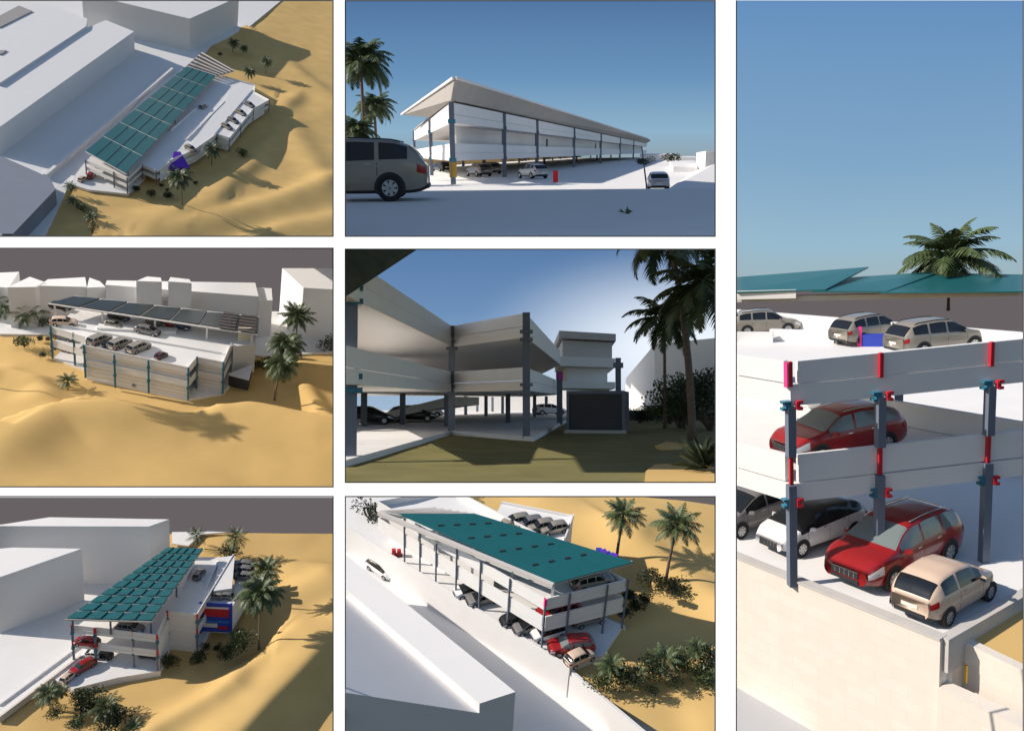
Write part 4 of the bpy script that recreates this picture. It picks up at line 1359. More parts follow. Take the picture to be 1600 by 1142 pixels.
# ================================================================== dune-side view: open decks with parked cars, dark solar roof behind
def dune_view():
    P = Pan((-1, 389, 520, 760), (260, 3200), 8.0)
    eye_for(P, (178.8, 606), 556, 7.0)
    g = lambda X, Y, z=0: P.G(*c4(X, Y), z)
    r = lambda x, y, z=0: P.G(x, y, z)
    lv = [(LV[0], LV[1]), (LV[3], LV[4])]
    z3 = LV[4]
    def d0(p): return Vector((p.x, p.y, 0))
    zc = 9.3
    cn = [g(222, 270, zc), g(1212, 418, zc), g(1220, 332, zc), g(352, 234, zc)]
    F0, F1 = d0(g(395, 470, 7.0)), d0(g(885, 575, 7.0))
    N0, N1 = d0(g(925, 525, 7.0)), d0(g(1050, 550, 7.0))
    L0, L1 = d0(g(238, 382, 7.0)), d0(g(400, 432, 7.0))
    R1, R2 = d0(g(1090, 470, z3)), d0(g(1205, 400, z3))
    poly = [L0, L1, F0, F1, N0, N1, R1, R2, d0(cn[3])]
    posts = [L0, d0(g(345, 412, 7.0)), F0, d0(g(537, 515, 7.0)), d0(g(697, 542, 7.0)), F1, N0, N1]
    bld = deck_poly(P, 'parking_building', 'white decks with teal posts and cars on top, seen from the dunes', poly, lv, [0, 1, 2, 3, 4, 5], posts, pw=.36, postm=BLUEST, sleeve=False)
    for a, c_ in ((F0, F1), (N0, N1)):
        n_ = (c_ - a).normalized(); nn = Vector((-n_.y, n_.x, 0)); nn = nn if nn.y > 0 else -nn
        b = Buf(); b.bar(a + nn * .5, c_ + nn * .5, .2, 0, LV[3] - .004, PARAPET); P.obj('screen_wall', b, bld, cap=True)
        b = Buf()
        for k in range(6):
            b.bar(a + nn * .38, c_ + nn * .38, .03, .7 + k * .8, .76 + k * .8, COPING)
        P.obj('wall_groove', b, bld, cap=True)
    solar(P, bld, cn, zc, 1, 7, DTEAL, .5)
    def strip(u0, u1):
        f = lambda u, v: cn[0].lerp(cn[1], u).lerp(cn[3].lerp(cn[2], u), v)
        for i in range(6):
            v0, v1 = i / 6 + .02, i / 6 + .13
            b = Buf(); b.prism([f(u0, v0).xy, f(u1, v0).xy, f(u1, v1).xy, f(u0, v1).xy], zc + .21, zc + .27, BROWNP); P.obj('brown_panel', b, bld)
    strip(.80, .885); strip(.90, .985)
    for u, v in ((.02, .1), (.25, .05), (.5, .05), (.75, .05), (.97, .05)):
        p = cn[0].lerp(cn[1], u).lerp(cn[3].lerp(cn[2], u), v)
        b = Buf(); b.box((p.x, p.y, (z3 + zc - .3) / 2 + .005), (.35, .35, zc - .33 - z3), PARAPET); P.obj('roof_column', b, bld)
    for pts, h in (((  (460, 385), (830, 405), (845, 425), (800, 412), (490, 392)), .5),):
        a = [g(X, Y, z3) for X, Y in pts]
        b = Buf(); b.bar(a[0], a[1], 2.2, z3 + .003, z3 + h, PARAPET); P.obj('ramp_kerb', b, bld, cap=True)
    b = Buf(); b.bar(g(250, 372, z3), g(1045, 510, z3), .35, z3 + .003, z3 + .45, PARAPET); P.obj('deck_kerb', b, bld, cap=True)
    # ramp and boxes at one end
    p = g(1120, 640)
    bx = P.building('plant_box', 'charcoal box with a white roof at the end of the dune side decks', 'utility box', p)
    q = [g(1072, 655), g(1165, 678), d0(g(1185, 548, 3.2)), d0(g(1110, 575, 3.2))]
    zb = P.top(q[0], c4(0, 608)[1])
    b = Buf(); b.prism([v.xy for v in q], 0, zb, DARKG); P.obj('wall', b, bx, cap=True)
    cc = sum(q, Vector()) / 4
    b = Buf(); b.prism([(cc + (v - cc) * 1.06).xy for v in q], zb + .003, zb + .3, WHITE); P.obj('roof', b, bx, cap=True)
    st = P.building('stair_tower', 'small white stair tower by the end of the dark solar roof', 'tower', d0(g(1150, 520)))
    a0, a1 = d0(g(1095, 480, z3)), d0(g(1200, 470, z3))
    b = Buf(); b.prism([a0.xy, a1.xy, (a1 + Vector((.5, 5, 0))).xy, (a0 + Vector((.5, 5, 0))).xy], 0, z3 + .4, PARAPET); P.obj('wall', b, st, cap=True)
    b = Buf(); a2 = g(1150, 455, z3 + .4); b.box((a2.x, a2.y + 1, z3 + 1.9), (2.6, .3, 3.0), mat('warm_panel', (.75, .66, .5), .7)); P.obj('warm_pale_panel', b, st)  # panel in a warm pale colour
    # sand, street behind
    def cr(pts, h): return [Vector((*g(X, Y, h).xy, h)) for X, Y in pts]
    terrain(P, 'sand', 'large dune in the lap of the view, in front of the open decks',
            [g(-300, 1500, 0), g(1950, 1500, 0), g(-400, 300, -.5), g(1950, 330, -.5)], 130,
            [(cr([(-300, 760), (60, 830), (250, 730), (520, 705), (900, 690), (1120, 705), (1300, 745), (1500, 790), (1800, 800)], 3.4), (3.0, 9)),
             (cr([(-300, 560), (40, 560), (200, 600), (230, 640)], 2.0), 4),
             (cr([(1430, 540), (1620, 560)], 1.6), 3.5), (cr([(1440, 640), (1520, 770)], 1.6), 2.5)],
            base=-.6, amp=.35, freq=.05, ny=150, keep=[([L0, L1, F0, F1, N0, N1, R1], 7)])
    ground(P, 'pavement', 'white floor under the dune side decks', [L0 + Vector((.2, .2, 0)), L1, F0 + Vector((.2, .3, 0)), F1 + Vector((0, .3, 0)), N1 + Vector((.2, .3, 0)), R2, d0(cn[3])], 0, PAVE, 1.2)
    ground(P, 'road', 'white street hidden behind the dark solar roof', [d0(cn[3]) + Vector((-60, .5, 0)), d0(cn[3]) + Vector((0, .5, 0)), R2 + Vector((2, .5, 0)), R2 + Vector((60, 8, 0)), R2 + Vector((60, 22, 0)), d0(cn[3]) + Vector((-60, 22, 0))], -.05, PAVE, .5)
    # skyline of white blocks: (roof front edge, back edge, height)
    sk = [((-30, 195), (40, 200), (90, 125), (-30, 130), 8, 'low white block cut by the frame on the dune side skyline'),
          ((35, 198), (165, 196), (225, 178), (140, 148), 9, 'white block with a slanting roof corner behind the palms'),
          ((180, 190), (408, 196), (400, 150), (225, 160), 9, 'white block behind the far tip of the dark solar roof'),
          ((408, 200), (495, 195), (470, 170), (420, 152), 9, 'narrow sunlit block between two longer ones'),
          ((495, 186), (1215, 240), (1200, 176), (500, 165), 10, 'longest white block running behind the dark solar roof'),
          ((640, 168), (760, 172), (755, 152), (690, 147), 13, 'low roof hump rising over the longest block'),
          ((790, 170), (900, 178), (890, 160), (800, 150), 13, 'second roof hump rising over the longest block'),
          ((1215, 262), (1280, 258), (1275, 202), (1205, 198), 9, 'small sunlit block in the gap before the tallest one')]
    for f0, f1, b1, b0, h, lb in sk:
        q = [g(*f0, h), g(*f1, h), g(*b1, h), g(*b0, h)]
        block(P, 'flat_roofed_block', lb, [v.xy for v in q], -.5, h, WHITE, group='white blocks on the skyline')
    h = 13
    q = [g(1285, 252, 0), ]
    t0, t1, t2, t3 = g(1325, 108, h), g(1425, 200, h), g(1700, 215, h), g(1640, 108, h)
    block(P, 'tall_block', 'tallest white block standing behind the leaning palms', [v.xy for v in (t0, t1, t2, t3)], -.5, h, WHITE)
    # palms
    palm_px(P, c4(1335, 640), c4(1345, 460), 4.6, 'thick palm with a skirt of dead fronds by the charcoal box', seed=51, nf=44, nl=20, droop=1.5)
    palm_px(P, c4(1385, 520), c4(1398, 328), 4.4, 'taller palm whose crown stands before the tallest block', seed=52, nf=34, nl=20)
    palm_px(P, c4(1290, 725), c4(1330, 560), 4.2, 'lower palm in front of the thick one, half over the dune crest', seed=53, nf=40, nl=18, droop=1.5)
    palm_px(P, c4(135, 365), c4(130, 305), 4.2, 'palm at the far end of the decks beside the green bush', seed=54, nf=30, nl=16)
    palm_px(P, c4(15, 350), c4(15, 268), 4.2, 'palm cut by the frame at the far end of the decks', seed=55, nf=30, nl=16)
    bush(P, g(200, 372), 3.6, 2.4, 'green bush beside the far corner post of the decks', 320, LEAF, seed=56)
    bush(P, g(1550, 490), 5, 4, 'dark bush before the tallest block, cut by the frame', 380, LEAFD, seed=57)
    bush(P, g(1235, 575), 4, 2.0, 'dark bush in the shade behind the charcoal box', 300, LEAFD, seed=58)
    palm(P, g(320, 655), 1.1, 2.3, 'stubby young palm on the shaded sand before the decks', nf=26, nl=14, trunk_r=.14, seed=59, group='date palms', leafm=LEAF)
    bush(P, g(115, 472), 3.6, 2.2, 'olive bush on the sand before the far deck corner', 300, LEAF, seed=60)
    for i, (X, Y, s_, lb) in enumerate(((185, 445, 1.3, 'dark round bush next to the olive one'), (228, 445, 1.0, 'tiny dark bush near the far deck corner post'), (205, 520, 1.2, 'small dark bush alone on the shaded sand'), (635, 662, 1.2, 'small dark bush at the foot of the deck screen wall'))):
        ball_bush(P, g(X, Y), s_, lb, 20 + i, 'round bushes before the decks')
    # unseen palm added beyond the sheet's edge to throw shade on the big dune
    S = P.G(*c4(985, 850), .5)
    sl = Vector((SUN.dot(P.X), SUN.dot(P.Y), SUN.dot(P.U)))
    t = 0
    while True:
        t += .25
        w_ = P.M @ (S + sl * t)
        if (w_.x / w_.y) * F + CX < -95 or t > 80: break
    cpt = S + sl * t
    pr = palm(P, Vector((cpt.x, cpt.y, -1)), cpt.z + 1, 4.8, 'unseen palm added beyond the picture edge to shade the big dune', nf=26, nl=20, seed=58, droop=1.2, trunk_r=.1)
    KEEP.add(pr)
    # cars
    hf = heading(F0, F1)
    up = hf + math.pi / 2
    def c(kind, paint, X, Y, z, rz, lb, **kw):
        car(P, kind, paint, g(X, Y, z), rz, lb, 'cars of the dune view', detail=1, **kw)
    c('suv', P_BEIGE, 468, 455, z3, up - .3, 'first beige SUV from the far end on the sunlit deck', k=1.1)
    c('suv', P_BEIGE, 565, 473, z3, up - .3, 'middle beige SUV of three on the sunlit deck', k=1.1)
    c('suv', P_BEIGE, 652, 490, z3, up - .3, 'last beige SUV of three, next to the empty part of the deck', k=1.1)
    c('mini', P_BLACK, 515, 470, z3, up - .3, 'small black car squeezed between two beige SUVs', k=.8)
    c('mini', mat('maroon_paint', (.08, .015, .015), .3, coat=.5), 757, 525, z3, up - .2, 'small maroon car alone on the sunlit deck', k=.85)
    c('suv', P_CREAM, 300, 372, z3, hf + .5, 'cream car at the far end of the top deck', k=1.05)
    c('hatch', P_GREY, 300, 437, LV[1], hf, 'grey car on the middle level at the far deck corner')
    c('hatch', P_GREY, 298, 490, 0, hf, 'dark car on the ground level at the far deck corner')
    c('hatch', P_GREY, 455, 520, LV[1], hf, 'grey car on the middle level behind the first teal post')
    c('hatch', P_GREY, 695, 412, z3, hf, 'dark green car on the blue shaded deck', k=1.15)
    c('mini', P_BEIGE, 533, 382, z3, hf, 'small beige car in the middle of the shaded deck', k=1.0)
    c('hatch', P_BLACK, 560, 345, z3, hf, 'black car under the solar roof, far one', k=1.0)
    c('hatch', P_GREY, 737, 372, z3, hf, 'grey car under the solar roof beside the red one', k=1.0)
    c('hatch', P_RED, 795, 378, z3, hf, 'red car under the solar roof', k=1.0)
    c('hatch', mat('navy_paint', (.03, .05, .14), .3, coat=.5), 845, 388, z3, hf, 'navy car under the solar roof beside the red one', k=1.0)
    c('hatch', P_BLACK, 285, 298, z3, hf, 'black car under the far tip of the solar roof', k=1.0)
    # grey backdrop
    sky_sheet(P, (-30, 370, 540, 540), 900, [(0, (105, 98, 100)), (1, (105, 98, 100))], 'grey backdrop over the white skyline of the dune view')
    border(P, (-6, 387, 521.5, 761.5), 60, 'thin dark frame round the dune view', sides='RTB', hmax=5.0)
# ================================================================== bird's-eye view: teal roof running away between pale blocks and dunes
def birds_view():
    P = Pan((-1, 0, 520, 369), (270, 2300), .72)
    eye_for(P, (198, 298), 272.5, 7.4)
    g = lambda X, Y, z=0: P.G(*c1(X, Y), z)
    def d0(p): return Vector((p.x, p.y, 0))
    z3, zc = LV[4], 9.4
    cn = [g(405, 722, zc), g(600, 830, zc), g(1030, 362, zc), g(890, 316, zc)]
    lv = [(LV[0], LV[1]), (LV[3], LV[4])]
    top = [(408, 765), (606, 850), (678, 785), (745, 815), (805, 770), (930, 715), (1035, 640), (1095, 660), (1210, 520), (1285, 478), (1215, 440), (1218, 405), (1060, 362), (893, 335)]
    poly = [d0(g(X, Y, 7.0)) for X, Y in top]
    posts = [poly[0], poly[0].lerp(poly[1], .68), poly[1], poly[2], poly[3], poly[6], poly[7], poly[7].lerp(poly[8], .45), poly[8], poly[9]]
    bld = deck_poly(P, 'parking_building', 'white stepped parking deck half covered by teal solar panels, seen from high above', poly, lv, [0, 1, 2, 4, 5, 6, 7, 8, 9, 10, 11], posts, pw=.45, clamp=False, sleeve=False)
    cen = sum(poly, Vector()) / len(poly)
    b = Buf(); b.prism([(cen + (p - cen) * .93).xy for p in poly[3:10]], .02, LV[3] - .01, PARAPET); P.obj('screen_wall', b, bld, cap=True)
    solar(P, bld, cn, zc, 7, 4, TEAL, .35)
    pg = [g(890, 314, zc), g(1032, 360, zc), g(1116, 336, zc), g(962, 250, zc)]
    b = Buf()
    for i in range(6):
        b.bar(pg[0].lerp(pg[3], i / 5), pg[1].lerp(pg[2], i / 5), .7, zc - .45, zc - .1, CANOPY)
    b.bar(pg[0].lerp(pg[3], .02), pg[3].lerp(pg[0], .02), .6, zc - .75, zc - .46, CANOPY)
    b.bar(pg[1].lerp(pg[2], .02), pg[2].lerp(pg[1], .02), .6, zc - .75, zc - .46, CANOPY)
    P.obj('pergola', b, bld, cap=True)
    b = Buf()
    for i in range(5):
        u = (i + .25) / 5
        b.prism([pg[0].lerp(pg[3], u).xy, pg[1].lerp(pg[2], u).xy, pg[1].lerp(pg[2], u + .1).xy, pg[0].lerp(pg[3], u + .1).xy], zc - .4, zc - .2, BROWNP)
    P.obj('brown_panel', b, bld, cap=True)
    for u, v in ((.03, .03), (.97, .03), (.03, .5), (.95, .5), (.05, .97)):
        p = cn[0].lerp(cn[1], u).lerp(cn[3].lerp(cn[2], u), v)
        b = Buf(); b.box((p.x, p.y, (z3 + zc - .3) / 2 + .005), (.45, .45, zc - .32 - z3), STEEL); P.obj('roof_column', b, bld)
    q = [g(905, 700, z3), g(1090, 455, z3), g(1155, 405, z3), g(1205, 430, z3), g(1010, 660, z3), g(930, 712, z3)]
    b = Buf(); b.prism([p.xy for p in q], z3 + .003, z3 + .5, WHITE); P.obj('deck_plinth', b, bld, cap=True)
    for a, c_ in (((815, 625), (935, 520)), ((890, 670), (1070, 490))):
        b = Buf(); b.bar(g(*a, z3), g(*c_, z3), .6, z3 + .002, z3 + .7, WHITE); P.obj('ramp_kerb', b, bld, cap=True)
    # forecourt, street
    zs_ = -.6
    ground(P, 'pavement', 'white forecourt at the near end of the deck seen from high above', [g(330, 875), g(420, 905), g(612, 925), g(690, 850), g(900, 335), g(815, 325), g(385, 800)], 0, PAVE, 1)
    ground(P, 'road', 'pale street and yard between the teal roof and the blocks', [g(40, 1180, zs_), g(190, 1180, zs_), g(330, 880, zs_), g(430, 905, zs_), g(1010, 215, zs_), g(1190, 128, zs_), g(1420, -60, zs_), g(-100, -60, zs_), g(-300, 600, zs_)], zs_, PAVE, 1)
    w = P.building('street_wall', 'long low wall beside the teal roof seen from high above', 'wall', g(380, 740))
    b = Buf(); b.bar(g(215, 850), g(822, 338), 1.4, zs_, 1.6, WHITE); P.obj('wall_face', b, w, cap=True)
    b = Buf(); b.bar(g(60, 1120), g(265, 905), .6, zs_, .6, WHITE); P.obj('kerb', b, w, cap=True)
    # blocks
    f0, f1 = g(70, 722, zs_), g(690, 272, zs_)
    zb = P.top(f1, c1(0, 175)[1])
    R0, R1 = g(-20, 622, zb), g(640, 152, zb)
    block(P, 'flat_roofed_block', 'long white block with a pale roof parallel to the teal solar roof', [v.xy for v in (R0, R1, g(505, 98, zb), g(405, 140, zb), g(-20, 425, zb))], zs_, zb)
    block(P, 'flat_roofed_block', 'white block with grey roof patches at the top corner', [v.xy for v in (g(-30, 418, zb + 1.2), g(412, 128, zb + 1.2), g(418, 92, zb + 1.2), g(235, 25, zb + 1.2), g(-30, 35, zb + 1.2))], zs_, zb + 1.2)
    for pts, lb in ((((-20, 90), (90, 32), (155, 58), (-20, 145)), 'long grey roof hatch on the corner block'), (((-20, 245), (32, 245), (10, 262), (-20, 268)), 'small grey roof hatch on the corner block')):
        b = Buf(); b.prism([g(*p, zb + 1.35).xy for p in pts], zb + 1.33, zb + 1.8, mat('grey_roofing', (.34, .32, .31), .8)); tag(P.obj('roof_hatch', b, cap=True), lb, 'roof hatch')
    gpt = g(915, 245, zs_)
    zt = P.top(gpt, c1(0, 92)[1])
    Tq = [g(905, 92, zt), g(1125, -5, zt), g(800, -60, zt), g(640, 12, zt)]
    lowq = [g(905, 92, zt), g(1140, -12, zt), g(700, -80, zt), g(390, -30, zt)]
    block(P, 'flat_roofed_block', 'tall white block whose corner points at the pergola end', [v.xy for v in lowq], zs_, zt)
    # block at the near corner, its shade put into a blue grey colour
    zk = 6
    block(P, 'shade_grey_block', 'block at the lowest corner of the high view, shade put into its blue grey colour', [v.xy for v in (g(-20, 735, zk), g(240, 850, zk), g(265, 905, zk), g(62, 1118, zk), g(10, 1118, zk), g(-20, 1090, zk))], zs_ - 3, zk, mat('shade_grey_render', (.22, .24, .29), .8, var=.03, scale=.1))
    # dunes
    def cr(pts, h): return [Vector((*g(X, Y, h).xy, h)) for X, Y in pts]
    terrain(P, 'sand', 'dunes beside the deck seen from high above', [g(-300, 1300, -1), g(1800, 1350, -1), g(300, -250, -1), g(1900, -200, -1)], 130,
            [(cr([(520, 1060), (690, 1050), (840, 985), (1020, 930), (1120, 820), (1230, 730), (1270, 600), (1310, 460)], 2.2), (14, 5)),
             (cr([(1230, 140), (1400, 300), (1640, 480)], 1.8), (5, 16)),
             (cr([(640, 1120), (1000, 1010), (1290, 940), (1500, 860), (1700, 800)], 2.4), (6, 10)),
             (cr([(1380, 560), (1460, 700), (1560, 840)], 1.8), (8, 8)),
             (cr([(1150, 1140), (1350, 1060), (1600, 1010)], 2.0), (5, 9)),
             (cr([(1420, 440), (1330, 500), (1300, 560)], 1.8), (5, 7))],
            base=-1.5, amp=.5, freq=.03, ny=130, keep=[([poly[0], poly[1], poly[3], poly[6], poly[9], poly[11]], 14), ([g(260, 930), g(60, 1130)], 12)])
    # palms and bushes
    for i, (bp, cp_, r_, lb) in enumerate((((1010, 790), (1012, 712), 5.0, 'palm pressed against the stepped deck front'), ((870, 985), (858, 845), 6.4, 'big palm with hanging fronds below the purple cloth'), ((1268, 350), (1272, 292), 4.4, 'bright palm out on the sand past the pergola'), ((1185, 380), (1190, 342), 4.6, 'dark palm close to the back corner of the deck'), ((1110, 250), (1115, 205), 4.4, 'palm beside the street behind the pergola'), ((1160, 255), (1165, 230), 3.2, 'smaller palm crowding the one behind the pergola'))):
        palm_px(P, c1(*bp), c1(*cp_), r_, lb, seed=80 + i, nf=32, nl=16, droop=1.2)
    for i, (X, Y, w_, h_, lb) in enumerate(((1155, 745, 5, 4, 'round green bush alone in the shade below the deck'), (1050, 268, 3, 2, 'small bush at the street behind the pergola'), (335, 915, 5, 5, 'tall bush at the street end of the sandy bank'), (350, 975, 5, 4, 'leafy bush in the middle of the sandy bank'), (400, 1010, 5, 4, 'dark bush lower on the sandy bank'), (440, 1060, 5, 5, 'broad dark bush at the low end of the sandy bank'), (440, 1115, 4, 6, 'tall dark bush cut by the lower frame'))):
        if i in (2, 3, 5):
            palm(P, g(X, Y), h_ * .5, w_ * .6, lb.replace('bush', 'young palm'), nf=28, nl=12, trunk_r=.2, seed=300 + i, group='young palms on the sandy bank', droop=.9)
            continue
        bush(P, g(X, Y), w_, h_, lb, 420, LEAFD if i % 2 else LEAF, seed=300 + i, leaf=.15)
    for i, (X, Y, s_, lb) in enumerate(((645, 915, 3.4, 'round black bush nearest the forecourt corner'), (723, 935, 3.4, 'middle of three round black bushes before the deck'), (806, 945, 3.4, 'round black bush next to the big drooping palm'), (770, 890, 1.8, 'tiny black bush beneath the deck post'), (933, 880, 1.8, 'tiny black bush right of the drooping palm'), (798, 912, 1.5, 'tiny black bush between the round ones'))):
        ball_bush(P, g(X, Y), s_, lb.replace('right of', 'beyond'), 40 + i, 'round bushes seen from high above')
    # purple cloth
    q = [g(812, 795, 5), g(830, 735, 6.5), g(860, 735, 6.5), g(905, 795, 5)]
    b = Buf(); b.prism([v.xy for v in q], [3.5, 6.0, 6.0, 3.5], [4.6, 7.6, 7.6, 4.6], PURPLE); b.prism([(v * .6 + g(857, 790, 5) * .4).xy for v in q], 1, 3.5, BLUEP)
    tag(P.obj('tarpaulin', b), 'purple cloth hung over the front corner of the stepped deck', 'cloth')
    # cars
    hw = heading(poly[6], poly[9])
    hx = heading(cn[0], cn[1])
    def c(kind, paint, X, Y, z, rz, lb, k=1.0, **kw):
        car(P, kind, paint, g(X, Y, z), rz, lb, 'cars seen from high above', detail=1, k=k * 1.32, **kw)
    c('suv', P_BEIGE, 1082, 612, z3, hx, 'brown SUV first in the row above the drop of the stepped deck')
    c('suv', P_GREY, 1112, 582, z3, hx, 'grey SUV second in the row on the stepped deck')
    c('suv', P_BEIGE, 1148, 545, z3, hx, 'beige SUV third in the row on the stepped deck')
    c('suv', P_GREY, 1190, 508, z3, hx, 'SUV standing a gap away at the far end of the row')
    c('hatch', P_GREY, 968, 515, z3, hw, 'dark car between the solar roof and the stepped deck', .95)
    c('suv', P_BEIGE, 910, 718, z3 + .5, hx, 'beige SUV at the edge over the purple cloth')
    c('suv', P_RED, 435, 845, 0, hx + 2.2, 'dark red SUV at the forecourt seen from high above')
    c('mini', P_CREAM, 393, 862, 0, hx + 2.0, 'small dark cream car beside the red SUV seen from high above')
    c('suv', P_RED, 452, 790, LV[1], hx + math.pi, 'red car on the middle level beneath the solar roof')
    border(P, (-6, .4, 521.5, 370.5), 60, 'thin dark frame round the view from high above', sides='RTB', hmax=9.0)

# ================================================================== street-level view: canopy and long facade against a deep blue sky
def low_view():
    P = Pan((540, 2, 1117, 369), (850, 5337), 50.0)
    P.eye(2.6)
    g = lambda px, py, z=0: P.G(px, py, z)
    def d0(p): return Vector((p.x, p.y, 0))
    zt = 7.0
    B = d0(g(705, 159, zt))
    tops = [(788.6, 176.5), (842, 187.5), (897, 200), (933.5, 209), (960, 215.5), (980, 220), (997, 224.5)]
    pts = [d0(g(px, py, zt)) for px, py in tops]
    end = d0(g(1066, 237.5 - 1, zt)) if False else d0(g(1018, 228.5, zt))
    dl = (pts[2] - B).normalized()
    L = (end - B).dot(dl)
    e1 = d0(g(672, 185, zt)); e2 = d0(g(636, 205, zt)); e3 = d0(g(620, 211, zt))
    de = (e1 - B).normalized()
    wid = (e2 - B).dot(de)
    lv = [2.0, 2.65, 3.52, 5.25, 5.95, 6.95]
    posts = [B] + [B + dl * (p - B).dot(dl) for p in pts] + [B + de * (e1 - B).dot(de), B + de * wid]
    bld, (b0, bc, bd, be) = deck_building(P, 'parking_building', 'long white facade of the parking deck below an overhanging pale canopy, seen from the street', B, dl, de, L, wid, lv, posts, pw=.44, clamp=False, sleeve=False, sides=('street', 'end'))
    for i, po in enumerate([c for c in bld.children if c.name.startswith('post')]):
        p = posts[i]
        for zc_ in (lv[0], lv[3]):
            b = Buf(); b.box((p.x, p.y, zc_ + .1), (.62, .62, .35), BLUEST if i in (0, 8) else STEEL); P.obj('clamp', b, po)
    # closed inner walls of the upper levels
    for za, zb in ((lv[1] + .01, lv[3] - .01), (lv[4] + .01, 7.1)):
        b = Buf(); q0 = B + dl * 3 + de * 7; q1 = B + dl * (L - 3) + de * 7
        b.bar(q0, q1, .3, za, zb, PARAPET); P.obj('inner_wall', b, bld, cap=True)
    for px in (799, 855):
        p = g(px, 218, 3.6)
    for f in (.10, .23):
        p = B + dl * (L * f) + de * 6.7
        b = Buf(); b.box((p.x, p.y, lv[1] + 1.3), (.5, .5, 1.7), DARKG); P.obj('service_box', b, bld)
    # canopy
    zc = 8.7
    K = g(710.5, 124, zc); Lf = g(628, 180, zc); Rt = g(1011, 216.5, zc)
    # tilted soffit: highest at its outer edge, down to the parapets
    Eb = B + dl * L
    e1b = B + de * ((e1 - B).dot(de) * 1.02)
    zi = 7.12
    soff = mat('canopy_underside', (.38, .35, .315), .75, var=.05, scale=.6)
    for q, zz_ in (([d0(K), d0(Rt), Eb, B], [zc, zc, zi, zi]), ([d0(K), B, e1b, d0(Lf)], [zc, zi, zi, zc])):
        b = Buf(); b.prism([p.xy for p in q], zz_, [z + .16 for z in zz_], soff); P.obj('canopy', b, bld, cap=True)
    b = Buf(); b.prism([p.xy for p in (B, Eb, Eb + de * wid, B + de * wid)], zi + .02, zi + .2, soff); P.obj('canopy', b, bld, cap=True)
    b = Buf(); b.bar(d0(K), d0(Rt), .2, zc - .02, zc + .2, WHITE, -.11); P.obj('fascia', b, bld, cap=True)
    b = Buf(); b.bar(d0(K), d0(Lf), .2, zc - .02, zc + .2, WHITE, .11); P.obj('fascia', b, bld, cap=True)
    # inner posts on the ground floor
    for i in range(9):
        for j in (1, 2):
            p = B + dl * (L * (i + .5) / 9.5) + de * wid * j / 2.4
            b = Buf(); b.box((p.x, p.y, lv[0] / 2), (.55, .55, lv[0] - .01), STEEL if (i + j) % 3 else BARK); P.obj('column', b, bld)
    # yellow wrap at the corner post
    b = Buf(); b.box((B.x, B.y, 1.35), (.6, .6, 1.5), YELLOW); P.obj('yellow_sleeve', b, [c for c in bld.children if c.name.startswith('post')][0])
    # ground: forecourt rising towards the viewer
    def hill(x, y): return 1.4 * max(0, min(1, (60 - y) / 32)) ** 1.3
    q = [Vector((-60, 6, 0)), Vector((60, 6, 0)), Vector((-400, 700, 0)), Vector((400, 700, 0))]
    c00, c10 = q[0], q[1]
    terrain(P, 'pavement', 'wide pale forecourt before the canopied facade', [Vector((-40, 8, 0)), Vector((40, 8, 0)), Vector((-70, 66, 0)), Vector((70, 66, 0))], 24, [], base=0, amp=0.0, m=PAVE, zf=hill, ny=40)
    ground(P, 'road', 'sunlit white street under and along the canopied facade', [Vector((-70, 65.9, 0)), Vector((70, 65.9, 0)), Vector((300, 420, 0)), Vector((-200, 420, 0))], -.01, PAVE, .5)
    # sand and hedge behind the ground floor
    sb0 = d0(g(610, 262)); 
    a0, a1 = B + de * wid * 1.25 - dl * 6, B + de * wid * 1.25 + dl * L * .55
    sw = P.obj('sand', (lambda b: (b.bar(a0, a1, 3.0, 0, 1.9, SAND), b)[1])(Buf()), cap=True)
    tag(sw, 'sand bank seen through the open ground floor', None, None, 'structure')
    for i in range(9):
        p = B + de * (wid * 1.08) + dl * (L * (.2 + .075 * i))
        bush(P, p, 7, 2.6, ['dark hedge bush seen through the first open bay', 'hedge bush in the second open bay', 'hedge bush in the third open bay', 'hedge bush behind the red box', 'hedge bush in the middle bays', 'hedge bush past the middle bays', 'hedge bush towards the thin posts', 'hedge bush between the far thin posts', 'last hedge bush under the deck'][i], 260, LEAFD, seed=400 + i, group='hedge bushes behind the open ground floor')
    for i, (px, D_, s_, lb) in enumerate(((975, 175, 3.2, 'dark bush under the far end of the deck'), (1017, 190, 4, 'dark bush at the end of the facade'))):
        bush(P, Vector(((px - 800) / F * D_ - P.X.x * 0, D_, 0)), s_, s_ * .55, lb, 260, LEAFD, seed=420 + i)
    # SUV with its tail to the building
    def carat(kind, paint, px, py, D_, rz, lb, k=1.0, **kw):
        r = P.ray(px, py); l = D_ / r.dot(P.Y)
        return l * r.dot(P.X)
    x = carat(None, None, 617, 311, 21.5, 0, '')
    zg = hill(0, 21.5)
    hd = math.pi + .07
    wx = 1.4
    rw = Vector((x, 21.5, zg))
    lat = Vector((-math.sin(hd), math.cos(hd), 0))
    ctr = rw + Vector((math.cos(hd), math.sin(hd), 0)) * 1.45 - lat * .95
    car(P, 'suv', P_BEIGE, ctr, hd, 'grey beige SUV cut by the frame, its tail towards the canopied facade', k=.95)
    carp = g(1027, 297)
    car(P, 'hatch', P_WHITE, carp, heading(B, B + dl) + .1, 'white car with dark windows on the street beside the thin dark pole', k=.82)
    p = g(1005, 296); p2 = g(1012, 306)
    b = Buf(); b.tube([Vector((p2.x, p2.y, 0)), Vector((p2.x - .25, p2.y, 1.6))], .05, DARKG, 6); b.tube([Vector((p2.x - .25, p2.y, 1.6)), Vector((p2.x - .45, p2.y, 2.9))], .035, DARKG, 6)
    tag(P.obj('lamp_post', b), 'thin dark pole leaning in front of the white car', 'pole')
    p = g(868, 285); p.z = 0
    rb = P.building('red_box', 'bright red box standing under the deck on the sunlit floor', 'box', p)
